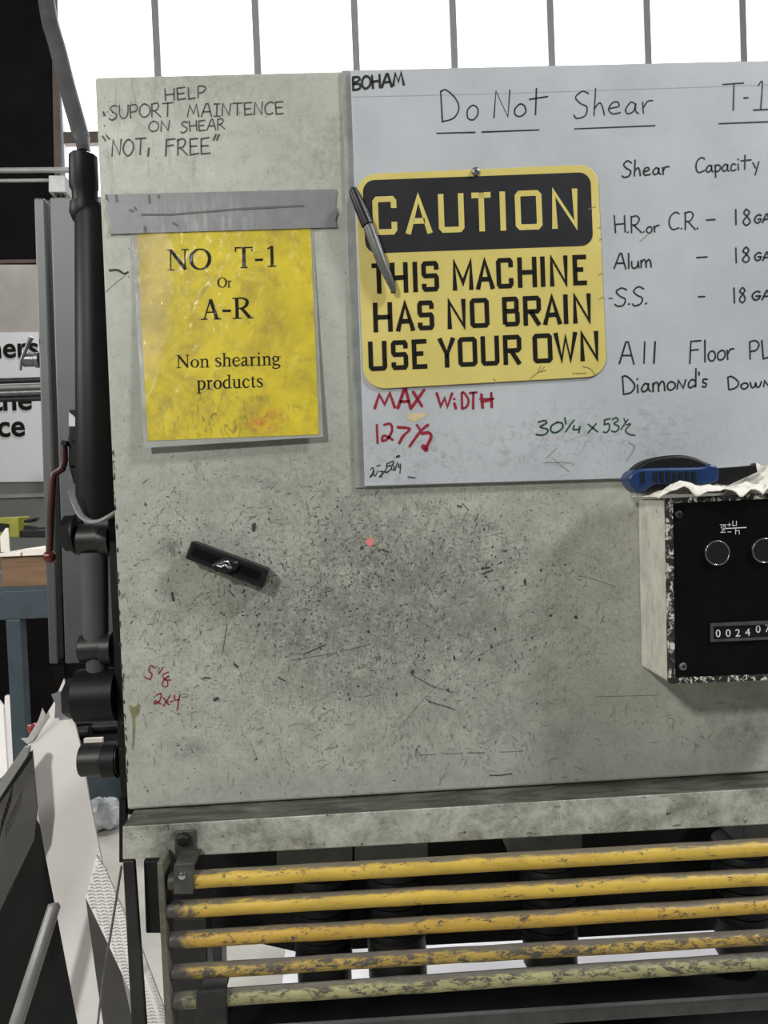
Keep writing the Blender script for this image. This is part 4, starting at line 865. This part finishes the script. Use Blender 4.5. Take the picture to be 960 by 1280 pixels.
tl_ = thing('putty_knife', at(850, 612, -.045), 'black and blue ribbed tool handle lying on the rag', 'tool')
TY = -.058; tl_.location.z += .001
def lens_slab(pxs, Y0, Y1): b = MB(); b.quad_box(pxs, Y0, Y1); return b
out = smooth_pts([(788, 600), (793, 588), (806, 577), (826, 570.5), (850, 568.5), (868, 571), (884, 578), (897, 583), (899, 590), (898, 604), (870, 610), (830, 612), (805, 617), (793, 610), (788, 600)], 5)[:-1]
mesh_obj('handle_core', lens_slab(out, TY, TY+.026), 'black_rubber', tl_, bevel=.006, smooth=50, segs=4)
grip = smooth_pts([(786.5, 600), (790, 591), (800, 586), (825, 584.5), (860, 584), (880, 583), (888, 580), (897, 583), (900, 592), (897, 602), (880, 606), (840, 606), (820, 606), (803, 616), (793, 611), (786.5, 600)], 5)[:-1]
mesh_obj('rubber_grip', lens_slab(grip, TY-.004, TY+.028), 'blue_grip', tl_, bevel=.0035, smooth=50, segs=4)
for x in (803, 819, 827, 835, 843, 851, 859, 867):
    mb = MB(); c1 = at(x, 589.5, TY-.0042); c2 = at(x+.8, 603, TY-.0042); mb.tube([c1, c2], .0022, 10); mesh_obj('grip_groove', mb, 'black_rubber', tl_)
mesh_obj('blade_collar', lens_slab([(896, 585), (925, 583), (944, 581), (945, 578.5), (947, 590), (925, 600), (912, 606), (896, 604)], TY+.006, TY+.018), 'black_plastic', tl_, bevel=.001)

# ---------------------------------------------------------------- finger guard
GY = -.07
gd = thing('finger_guard', at(560, 1250, GY), 'five-bar yellow safety guard hung beneath the machine cover', 'guard')
bars = [((212, 1101), (1060, 1053), 'bar_a', .0100), ((208, 1137.5), (1060, 1090), 'bar_a', .0098), ((208, 1175.5), (1060, 1125), 'bar_b', .0095), ((208, 1215.5), (1060, 1165), 'bar_c', .0086), ((210, 1251), (1060, 1194), 'bar_d', .0095)]
for (a_, b_, mt, r) in bars:
    mb = MB(); A, B = at(*a_, GY), at(*b_, GY); n = 24
    mb.tube([A.lerp(B, i/n)+Vector((0, 0, .0008*noise.noise(Vector((i*.7, a_[1], 0))))) for i in range(n+1)], r, 20); mesh_obj('guard_bar', mb, mt, gd, smooth=40)
mb = MB(); mb.slab([at(196, 1079, GY-.012), at(203, 1079, GY-.012), at(216, 1300, GY-.012), at(207, 1300, GY-.012)], (0, .035, 0)); mesh_obj('end_plate', mb, simple('olive_worn_end_plate', (0.13, 0.125, 0.095), .6, .1, .5, 40, .3), gd, bevel=.001)
mb = MB(); mb.quad_box([(218, 1040), (243, 1038), (244, 1083), (219, 1084)], -.050, -.0455); mb.quad_box([(217, 1083), (243, 1082), (241, 1118), (217, 1118)], GY-.013, GY-.009)
mb.quad_box([(218, 1080), (243, 1079), (243, 1085), (218, 1086)], GY-.013, -.0455)
o = mesh_obj('hanger_strap', mb, simple('grimy_strap_steel', (0.075, 0.072, 0.062), .5, .3, .5, 40, .3), gd, bevel=.001)
mb = MB(); c = at(230, 1048, -.05); mb.tube([(c.x, -.05, c.z), (c.x, -.056, c.z), (c.x, -.058, c.z)], [.008, .008, .005], 6); mesh_obj('bolt_head', mb, 'black_steel', o)
mb = MB(); c = at(228, 1094, GY-.013); mb.tube([(c.x, GY-.013, c.z), (c.x, GY-.0155, c.z), (c.x, GY-.0165, c.z)], [.0048, .0042, .002], 16); mesh_obj('screw_head', mb, 'silver', o, smooth=40)
mb = MB(); mb.quad_box([(245, 1241), (282, 1239), (284, 1300), (243, 1300)], GY-.016, GY-.006); mb.quad_box([(247, 1239), (282, 1237), (282, 1243), (247, 1245)], GY-.016, GY+.02); mesh_obj('lower_bracket', mb, 'dark_steel', gd, bevel=.002)

# sheet with painted window reflection on the rear table and parts behind
szz = at(640, 1200, .40).z
mb = MB()
A = onz(350, 1262, szz); B = onz(1140, 1216, szz); C = onz(1140, 1128, szz); E_ = onz(358, 1172, szz)
mb.slab([A, B, C, E_], (0, 0, -.004)); tag(mesh_obj('metal_sheet', mb, 'sheet_bright'), 'metal sheet whitened for its window reflection, lying behind the guard bars', 'sheet metal')
tbl = thing('rear_table', (0.3, .6, 0), 'dark support table behind the machine carrying the bright sheet', 'table')
mb = MB(); mb.box((A.x-.0, A.y+.0, szz-.03), (B.x, C.y+.02, szz-.0045)); mesh_obj('table_top', mb, 'black_steel', tbl)
for lx in (A.x+.15, B.x-.1):
    mb = MB(); mb.box((lx, A.y+.06, 0), (lx+.04, A.y+.10, szz-.03)); mesh_obj('leg', mb, 'black_steel', tbl)

# ---------------------------------------------------------------- hydraulic pipe stack on the left side of the machine
hp = thing('hydraulic_pipe', at(118, 970, .10), 'black vertical hydraulic pipe with fittings up the machine left edge', 'pipe')
K = 1/961.0
def vtube(name, x0, y0, x1, y1, rp, Y, mat, parent=hp, n=24, sm=40, seg=None):
    s_ = (Y+.96)*K; mb = MB()
    if seg: mb.tube([at(a, b, Y) for a, b, r_ in seg], [r_*s_ for a, b, r_ in seg], n)
    else: mb.tube([at(x0, y0, Y), at(x1, y1, Y)], rp*s_, n)
    return mesh_obj(name, mb, mat, parent, smooth=sm)
PY = .055
vtube('cable_gland', 0, 0, 0, 0, 0, PY, 'black_rubber', seg=[(104, 194, 15), (104, 196, 17), (105, 234, 17.5), (106, 238, 15.5), (107, 256, 15.5)], n=12)
vtube('pipe_collar', 0, 0, 0, 0, 0, PY, 'black_rubber', seg=[(108, 255, 19), (108, 264, 20), (110, 270, 19), (112, 274, 15)], n=24)
vtube('main_pipe', 0, 0, 0, 0, 0, PY, 'black_rubber', seg=[(114, 266, 19), (116, 272, 21), (122, 640, 25.5), (123, 650, 24)])
vtube('lower_pipe', 0, 0, 0, 0, 0, .10, 'cabinet', seg=[(117, 690, 17), (120, 800, 15), (122, 850, 12)])
def pin(name, xl, xr, y, r, mat, parent=hp, Y=.10, n=24, hexn=None):
    s_ = (Y+.96)*K; mb = MB(); a, b = at(xl, y, Y), at(xr, y, Y); b.x = min(b.x, FX-.0005) if xr > 125 else b.x; b.z = a.z; bz_ = b-a; L = bz_.length; d = Vector((1, 0, 0))
    mb.tube([a, a+d*.0015, b], [r*s_*.93, r*s_, r*s_], hexn or n); return mesh_obj(name, mb, mat, parent, smooth=40 if not hexn else 20)
o = pin('pivot_pin', 98, 140, 675, 19.5, 'dark_steel'); pin('pin_washer', 93, 98, 668, 25, 'black_steel', o); pin('hex_head', 80, 93, 667, 22, 'black_steel', o, hexn=6)
pin('pin_washer', 126, 142, 675, 21, 'dark_steel', o)
o = pin('pivot_pin', 101, 140, 811, 18, 'dark_steel'); pin('pin_washer', 128, 142, 811, 20.5, 'dark_steel', o)
o = pin('pivot_pin', 97, 150, 870, 33, 'black_steel'); pin('hex_head', 84, 97, 873, 25, 'dark_steel', o, hexn=6)
o = pin('pivot_pin', 102, 150, 950, 20, 'dark_steel'); pin('pin_washer', 130, 148, 950, 22.5, 'black_steel', o)
mb = MB(); path = smooth_pts([(85, 612), (90, 628), (98, 643), (110, 650), (123, 649), (135, 643), (143, 638)], 4)
P = [at(x, y, .005) for x, y in path]
for i in range(len(P)-1):
    a, b = P[i], P[i+1]; dn = Vector((0, 0, -.0035)); mb.slab([a, b, b+dn, a+dn], (0, .02, 0))
mesh_obj('guide_bracket', mb, simple('worn_white_bracket', (0.33, 0.33, 0.32), .4, .2, .4, 60, .2), hp)
# cable running up out of frame
mb = MB(); cp = [(104.5, 193), (103.5, 180), (97, 155), (84, 108), (72, 60), (62, 25), (56, -20), (52, -80), (54, -220), (66, -420)]
cp = smooth_pts([tuple(at(x, y, .055+.0009*(200-y))) for x, y in cp], 6)
rr = [(.0085 if i < 8 else .0105)*(1+i/len(cp)*.25) for i in range(len(cp))]
mb.tube(cp, rr, 18); tag(mesh_obj('cable', mb, 'cable', smooth=60), 'thick grey cable rising from the black gland past the bright window', 'cable')

# dark switch with red lever
sw = hp
LV = .16
vtube('lever_arm', 0, 0, 0, 0, 0, LV, 'red_lever', sw, seg=[(80, 556, 4), (80.5, 575, 4.5), (78, 586, 4.5), (68, 592, 4.5), (66, 600, 4.6), (64, 640, 4.3), (62.5, 692, 3.6)], n=14, sm=60)
mb = MB(); mb.sphere(at(62.5, 696, LV), 8.3*(.96+LV)*K, 20); mesh_obj('lever_knob', mb, 'red_ball', hp, smooth=80)['label'] = 'round red knob'
mb = MB(); mb.quad_box([(85.5, 583), (100, 583), (100, 512), (86, 512)], LV, LV+.05); mb.quad_box([(92, 605), (100, 605), (100, 583), (86, 583)], LV+.005, LV+.04); o = mesh_obj('valve_body', mb, 'black_steel', sw, bevel=.0015)
mb = MB(); mb.quad_box([(86, 533), (95, 533), (95, 523), (91, 519), (86, 515)], LV-.001, LV); mesh_obj('white_label', mb, 'sign_white', o)
mb = MB(); c = at(80.5, 554, LV-.004); mb.tube([(c.x, LV-.008, c.z), (c.x, LV+.01, c.z)], .004, 12); mesh_obj('pivot_bolt', mb, 'black_steel', sw)
q = at(93, 548, LV+.03)
mb = MB(); mb.tube([q, at(116, 549, .055)], .009, 14); mesh_obj('valve_stub', mb, 'black_steel', hp, smooth=50)
# grey upright cabinet channels
cbn = thing('steel_cabinet', at(85, 830, .5), 'tall narrow grey steel cabinet edge with two vertical leaves', 'cabinet')
CYc = .42
mb = MB(); mb.slab([at(61, 830, CYc), at(73, 830, CYc), at(56, 248, CYc), at(42, 247, CYc)], (0, .03, 0)); mesh_obj('door_leaf', mb, 'cabinet', cbn, bevel=.003)
mb = MB(); mb.slab([at(81, 830, CYc), at(150, 826, CYc), at(135, 245, CYc), at(62, 246, CYc)], (0, .03, 0)); mesh_obj('door_leaf', mb, 'cabinet', cbn, bevel=.003)
mb = MB(); mb.slab([at(72, 824, CYc+.03), at(84, 824, CYc+.03), at(64, 250, CYc+.03), at(54, 250, CYc+.03)], (0, .02, 0)); mesh_obj('door_seam', mb, 'cabinet_dark', cbn)
mb = MB(); q0 = at(67, 826, CYc+.01); q1 = at(81, 826, CYc+.01); mb.box((q0.x, CYc+.005, 0), (q1.x, CYc+.028, q0.z)); mesh_obj('support_post', mb, 'brown_dark', cbn)
# overhead dark steelwork, conduits and junction box
OY = 2.2
od = thing('overhead_steelwork', at(30, 325, OY), 'large dark brown steel housing hanging at the upper left', 'steelwork')
mb = MB(); mb.slab([at(-160, 328, OY), at(45, 328, OY), at(63, 328, OY), at(78, 205, OY), at(68, 0, OY), at(64, -90, OY), at(-160, -90, OY)][:3]+[at(70, 232, OY), at(66, -90, OY), at(-160, -90, OY)], (0, .03, 0)); mesh_obj('housing_panel', mb, 'brown_dark', od)
mb = MB(); mb.slab([at(68, 232, OY-.01), at(76.5, 210, OY-.01), at(68, -90, OY-.01), at(62, -90, OY-.01)], (0, .01, 0)); mesh_obj('edge_flange', mb, 'brown_edge', od)
mb = MB(); mb.slab([at(-160, 331, OY-.01), at(50, 328, OY-.01), at(50, 324, OY-.01), at(-160, 327, OY-.01)], (0, .01, 0)); mesh_obj('bottom_lip', mb, 'brown_edge', od)
for nm, yy, r, x1, lb in (('conduit_pipe', 213, .0075, 88, 'upper grey conduit crossing the dark housing'), ('conduit_pipe', 226, .005, 62, 'lower thin conduit ending at the small white box')):
    mb = MB(); mb.tube([at(-120, yy+1, 1.6), at(x1, yy-.5, 1.6)], r*1.15, 12); tag(mesh_obj(nm, mb, 'tube', smooth=50), lb, 'conduit')
jb = MB(); jb.quad_box([(60.5, 240), (82, 240), (81, 219), (60.5, 219)], 1.58, 1.64); tag(mesh_obj('junction_box', jb, simple('white_enamel_box', (0.55, 0.55, 0.54), .5), bevel=.003), 'small white square junction box beside the bright window', 'junction box')
for x in (72, 78):
    mb = MB(); mb.tube([at(x, 244.5, 1.6)+Vector((0, -.012, 0)), at(x, 244.5, 1.6)+Vector((0, .012, 0))], .006, 12); mesh_obj('cable_clamp', mb, 'black_steel', bpy.data.objects['junction_box'])

# sign on the far wall
sy = LY-.02
sn = thing('wall_sign', at(20, 600, sy), 'white wall sign with bold black lettering, cut off by the frame', 'sign')
mb = MB(); mb.slab([at(-260, 605, sy), at(56, 602, sy), at(49, 415, sy), at(-260, 418, sy)], (0, .015, 0)); mesh_obj('sign_board', mb, 'sign_white', sn)
ppm = (sy+.96)*K
for tx, xr, yb, s_ in (('ners', 47, 445.5, 35), ('the', 41, 511.5, 37), ('ce', 31, 544.5, 37)):
    o = text_mesh(tx, s_*ppm, 'print_black', 'sign_lettering', sn, at(xr, yb, sy-.004), .055*s_*ppm*.4)
    wdt = max(v.co.x for v in o.data.vertices)-min(v.co.x for v in o.data.vertices); o.location.x -= wdt
# pipes in front of the sign, with a valve
RY = 2.6
for x, yy, r, mt, lb in ((49, 475, 3.6, 'dark_steel', 'dark upper pipe running across the white wall sign'), (50, 483, 3.4, 'tube', 'light middle pipe running across the white wall sign'), (51, 490, 5, 'dull_steel', 'grey lower pipe running across the white wall sign'), (51, 498, 3.4, 'dark_steel', 'lowest dark pipe under the grey pipes on the sign')):
    mb = MB(); mb.tube([at(-140, yy+6, RY), at(x+8, yy-.5, RY)], r*(RY+.96)*K, 14); tag(mesh_obj('wall_pipe', mb, mt, smooth=50), lb, 'pipe')
vv = thing('lever_valve', at(38, 462, .44), 'small steel lever valve sticking out left of the grey cabinet', 'valve')
vY = .435; s_ = (vY+.96)*K
mb = MB(); mb.tube([at(28, 450, vY), at(30, 450, vY), at(44, 450, vY), at(45, 450, vY), at(50, 450, vY)], [6*s_, 8.5*s_, 8.2*s_, 9.5*s_, 9.5*s_], 20); mesh_obj('valve_body', mb, 'dull_steel', vv, smooth=40)
mb = MB(); mb.tube([at(25.5, 463, vY-.01), at(26, 452, vY-.01), at(30, 442, vY-.012), at(35, 430, vY-.016), at(39.5, 421, vY-.02)], [1.6*s_, 2.3*s_, 2.4*s_, 2.4*s_, 3.2*s_], 12); mesh_obj('valve_lever', mb, 'dull_steel', vv, smooth=60)

# ---------------------------------------------------------------- bench with boxes
BY = 1.5; bs = (BY+.96)*K
bn = thing('workbench', at(30, 760, BY+.3), 'blue-grey steel workbench under the brown wooden crate', 'workbench')
bt = at(30, 738, BY)
mb = MB(); mb.box((at(-150, 740, BY).x, BY, at(5, 775, BY).z), (at(75, 738, BY).x, BY+.04, bt.z)); mesh_obj('apron', mb, 'bench_blue', bn, bevel=.003)
mb = MB(); mb.box((at(-150, 740, BY).x, BY+.002, bt.z), (at(75, 738, BY).x, BY+.7, bt.z+.012)); mesh_obj('bench_top', mb, 'bench_blue', bn)
for lx in (8, ):
    a, b = at(lx, 800, BY).x, at(lx+18.5, 800, BY).x
    mb = MB(); mb.box((a, BY, 0), (b, BY+.045, at(5, 775, BY).z)); mesh_obj('leg', mb, 'bench_blue', bn, bevel=.003)
mb = MB(); mb.box((b+.25, BY+.6, 0), (b+.30, BY+.65, bt.z)); mesh_obj('leg', mb, 'bench_blue', bn)
# dark storage unit under and behind the bench
mb = MB(); mb.box((at(-150, 740, 3.4).x, 3.4, 0), (at(130, 740, 3.4).x+.1, 3.7, at(20, 760, 3.4).z)); du = tag(mesh_obj('storage_cabinet', mb, 'brown_dark'), 'dark brown cabinet standing behind the blue-grey bench legs', 'cabinet')
zt_ = bt.z+.0125
cr = thing('wooden_crate', at(30, 738, BY+.2), 'brown plywood crate sitting on the blue-grey bench', 'crate')
x0c, x1c = at(3, 736, BY+.01).x, at(80, 736, BY+.01).x; zc = at(30, 695, BY+.01).z; tk = .012
for (aa, bb) in (((x0c, BY+.01, zt_), (x1c, BY+.01+tk, zc)), ((x0c, BY+.26, zt_), (x1c, BY+.26+tk, zc)), ((x0c, BY+.01+tk, zt_), (x0c+tk, BY+.26, zc)), ((x1c-tk, BY+.01+tk, zt_), (x1c, BY+.26, zc))):
    mb = MB(); mb.box(aa, bb); mesh_obj('side_panel', mb, 'wood', cr)
def sheetbox(name, x0, y0, x1, y1, h, lab, cat, rot=0):
    a = at(x0, y0, BY+.0); b = at(x1, y1, BY+.0)
    mb = MB(); L = b.x-a.x; mb.box((-L/2, -.0, 0), (L/2, .24, h)); R3 = Matrix.Rotation(rot, 3, 'Z')
    cpt = Vector(((a.x+b.x)/2, BY-.005, zc+.001)); mb.v = [R3 @ v+cpt for v in mb.v]
    return tag(mesh_obj(name, mb, 'paper_white', bevel=.002), lab, cat)
sheetbox('paper_stack', -2, 692, 26, 692, .012, 'low white paper stack at the left on the wooden crate', 'paper')
sheetbox('paper_stack', 28, 690, 62, 696, .022, 'thicker white paper stack at the right on the wooden crate', 'paper', -.06)
mb = MB(); mb.quad_box([(1, 690), (12, 690), (10, 660), (7, 660), (0, 671)], BY-.01, BY-.006); tag(mesh_obj('card_sheet', mb, 'paper_white'), 'small white card standing upright on the crate edge', 'card')
yb_ = thing('tool_case', at(8, 668, BY+.5), 'yellow-green plastic tool holder on the bench behind papers', 'tool case')
mb = MB(); mb.quad_box([(-20, 672), (23.5, 672), (23.5, 646), (-20, 648)], BY+.45, BY+.55); mesh_obj('case_body', mb, 'yellow_tool', yb_, bevel=.004)
mb = MB(); mb.quad_box([(-20, 664), (9.5, 664), (9.5, 655), (-20, 652)], BY+.44, BY+.45); mesh_obj('case_slot', mb, 'black_plastic', yb_)
ct_ = [((27, 668), (52, 668), (50, 659), (30, 656)), ((30, 654), (40, 652), (44, 647), (29, 650)), ((24, 672), (60, 672), (60, 662), (24, 663))]
for i, q in enumerate(ct_):
    mb = MB(); mb.quad_box(list(q), BY+.35-.03*i, BY+.40-.03*i); tag(mesh_obj('hand_tool', mb, 'black_plastic', bevel=.004), ['black tool in the middle of the clutter behind the papers', 'small black tool uppermost in the clutter behind the papers', 'wide black tool lowest in the clutter behind the papers'][i], 'tool')

# ---------------------------------------------------------------- sheets leaning at the lower left
def lean(name, pxs, Ytop, Ybot, th, mat, lab, cat, parent=None):
    ys = [p[1] for p in pxs]; y0, y1 = min(ys), max(ys)
    P = [at(x, y, lerp(Ytop, Ybot, (y-y0)/(y1-y0))) for x, y in pxs]
    mb = MB(); mb.slab(P, (0, th, 0)); o = mesh_obj(name, mb, mat, parent)
    if parent is None: tag(o, lab, cat)
    return o
ls = lean('white_sheet', [(35, 930), (50, 905), (66, 880), (80, 848), (84, 866), (92, 897), (100, 930), (112, 1000), (128, 1080), (145, 1160), (175, 1300), (101, 1300), (78, 1180), (55, 1060), (42, 985)], .36, .26, .004, 'card', 'tall white cardboard sheet with a pointed torn top leaning by the machine', 'cardboard')
lean('duct_tape_patch', [(64, 868), (75, 864), (90, 862), (92, 890), (90, 896), (68, 898), (69, 880)], .345, .338, .0008, 'tape', '', '', ls)
lean('torn_fold', [(26, 923), (35, 922), (48, 900), (53, 885), (57, 893), (42, 925), (34, 930)], .34, .34, .0008, 'card_edge', '', '', ls)
gsh = lean('grey_sheet', [(107, 1123), (128, 1150), (145, 1190), (170, 1300), (132, 1300), (120, 1220)], .235, .225, .003, 'grey_sheet', 'grey metal sheet behind the tread plate edge, leaning on white cardboard', 'sheet metal')
tp0 = [(121, 1070), (131, 1085), (148, 1125), (175, 1180), (205, 1260), (215, 1310), (190, 1310), (163, 1240), (135, 1180), (107, 1122)]
tpo = lean('tread_plate', tp0, .22, .10, .003, 'tread', 'bright raised-pattern tread plate leaning beside the white cardboard', 'metal plate')
# raised lugs in a chevron pattern, joined (too many and too small to lift out)
def inside(x, y, poly):
    c = False; j = len(poly)-1
    for i in range(len(poly)):
        if (poly[i][1] > y) != (poly[j][1] > y) and x < (poly[j][0]-poly[i][0])*(y-poly[i][1])/(poly[j][1]-poly[i][1])+poly[i][0]: c = not c
        j = i
    return c
mb = MB(); k = 0
for r_ in range(60):
    for c_ in range(24):
        y = 1072+r_*4.2; x = 100+c_*5.4+(r_ % 2)*0; s_ = 1 if c_ % 2 else -1
        x += (y-1072)*.22-20
        if inside(x, y, [(p[0]-1.5 if p[0] > 150 else p[0]+1.5, p[1]) for p in tp0]):
            Y = lerp(.22, .10, (y-1070)/240)-.0012
            mb.slab([at(x-2, y-1.1*s_, Y), at(x+2, y+.5*s_, Y), at(x+2, y+1.4*s_, Y), at(x-2, y-.1*s_, Y)], (0, .001, 0))
o = mesh_obj('raised_lugs', mb, 'tread_lug', tpo); o['kind'] = 'stuff'
mb = MB(); mb.slab([at(107, 1122, .218), at(109, 1124, .218), at(122.5, 1072, .218), at(120, 1069.5, .218)], (0, .004, 0)); mesh_obj('cut_edge', mb, 'sheet_bright', tpo)
mb = MB(); mb.tube([at(*q) for q in ((152, 1082, .08), (146, 1120, .08), (138, 1170, .08), (129, 1220, .08), (120, 1300, .08))], .0016, 8); tag(mesh_obj('thin_rod', mb, 'dull_steel'), 'thin dark rod hanging slantwise in front of the tread plate', 'rod')
mb = MB(); mb.tube([at(68, 1129, .22), at(68, 1132, .219), at(14, 1300, .17)], [.006, .0095, .0105], 20); tag(mesh_obj('grey_tube', mb, 'tube', smooth=50), 'pale grey round tube leaning at the bottom left corner', 'tube')
lean('dark_sheet', [(-30, 1000), (40, 938), (46, 1010), (42, 1050), (-30, 1200)], .30, .25, .004, 'grey_sheet', 'brown-grey sheet with black scrawl at the left edge', 'sheet')
ds = bpy.data.objects['dark_sheet']
sc_ = MB(); sc_.norm = False
for k in range(7):
    x = 0+k*2.2; y = 1046-k*7; sc_.ribbon([at(x, y, .268), at(x+1.5, y-14, .272), at(x+2.5, y-22, .272)], .0016, 0, wpx=False)
mesh_obj('black_scrawl', sc_, 'print_black', ds)
ds['label_'] = 0; del ds['label_']
lean('folded_edge', [(-10, 990), (30, 934), (36, 934), (34, 945), (-10, 1012)], .29, .28, .01, 'tube', 'pale folded edge strip', 'strip', ds)
lean('pale_sheet', [(-30, 880), (-2, 876), (4, 884), (12, 1010), (-30, 1090)], 1.05, .95, .01, 'card', 'pale sheet at the far left edge in front of the blue bench leg', 'sheet')
lean('pale_board', [(28, 870), (33, 890), (35, 925), (20, 1000), (4, 960), (6, 870)], 1.95, 1.85, .02, 'card', 'pale board standing behind the blue bench leg', 'board')
mb = MB(); mb.sphere(at(40, 911, .352), (.008, .008, .011), 12)
for v in mb.v: v += Vector((noise.noise(v*120), noise.noise(v*130+Vector((3, 3, 3))), noise.noise(v*120+Vector((9, 1, 2)))))*.006
tag(mesh_obj('crumpled_wrapper', mb, 'red_scrap'), 'crumpled red wrapper beside the torn white cardboard', 'wrapper')
# blackish clutter between sheets and floor
lean('black_sheet', [(-40, 1060), (40, 1030), (52, 1050), (110, 1300), (-40, 1300)], .42, .38, .02, 'black_steel', 'black sheet standing behind the pale tube at lower left', 'sheet')
SYh = 2.95
mb = MB(); x0, x1 = at(80, 930, SYh).x, at(152, 930, SYh).x+.3; zt2 = at(110, 931, SYh).z
su = thing('shelf_unit', ((x0+x1)/2, SYh+.2, 0), 'low dark shelf unit with clutter behind the lowest pivot pins', 'shelf')
mb.box((x0, SYh, zt2-.02), (x1, SYh+.4, zt2)); mesh_obj('shelf_board', mb, 'black_steel', su)
for xx in (x0, x1-.03):
    mb = MB(); mb.box((xx, SYh+.01, 0), (xx+.03, SYh+.39, zt2-.02)); mesh_obj('side_panel', mb, 'black_steel', su)
mb = MB(); mb.box((x0+.03, SYh+.02, .0), (x1-.03, SYh+.05, zt2-.02)); mesh_obj('lower_door', mb, 'black_steel', su)
mb = MB(); a_, b_ = at(96, 968, 2.8), at(152, 1002, 2.8); mb.box((a_.x, 2.8, 0), (b_.x+.3, 2.93, a_.z)); tag(mesh_obj('blue_bin', mb, 'bench_blue', bevel=.004), 'blue-grey bin on the floor behind the lowest pivot pin', 'bin')
mb = MB(); a_, b_ = at(104, 931, SYh), at(127, 925, SYh); mb.box((a_.x, SYh+.01, zt2+.0005), (b_.x, SYh+.03, zt2+.028)); tag(mesh_obj('small_card', mb, 'paper_white'), 'small cream card on the dark shelf above the lowest pin', 'card')
for (x0_, y0_, x1_, y1_, dd) in ((92, 925, 112, 908, .12), (118, 925, 150, 903, .2)):
    mb = MB(); a_, b_ = at(x0_, y0_, SYh+dd), at(x1_, y1_, SYh+dd); mb.tube([(a_.x, SYh+dd, zt2+.03), (b_.x, SYh+dd, zt2+.035)], .03, 12); tag(mesh_obj('scrap_part', mb, 'dark_steel', smooth=40), ['left dark round scrap part on the low dark shelf', 'right dark round scrap part on the low dark shelf'][x0_ > 100], 'metal part')
bag = MB(); c = at(127, 1010, 2.62); bag.sphere((c.x, 2.62, .075), (.10, .07, .074), 28)
for v in bag.v:
    d = Vector((v.x-c.x, v.y-2.62, v.z-.075)).normalized(); n_ = noise.noise(d*2.2+Vector((3, 1, 0)))*.35+abs(noise.noise(d*3.2))*.3-.1
    v += Vector((d.x*.1, d.y*.07, d.z*.07))*n_; v.z = max(v.z, .001)
tag(mesh_obj('plastic_bag', bag, 'plastic_bag', smooth=30), 'crumpled clear plastic bag on the floor behind the machine post', 'bag')
print('script done', len(bpy.data.objects))
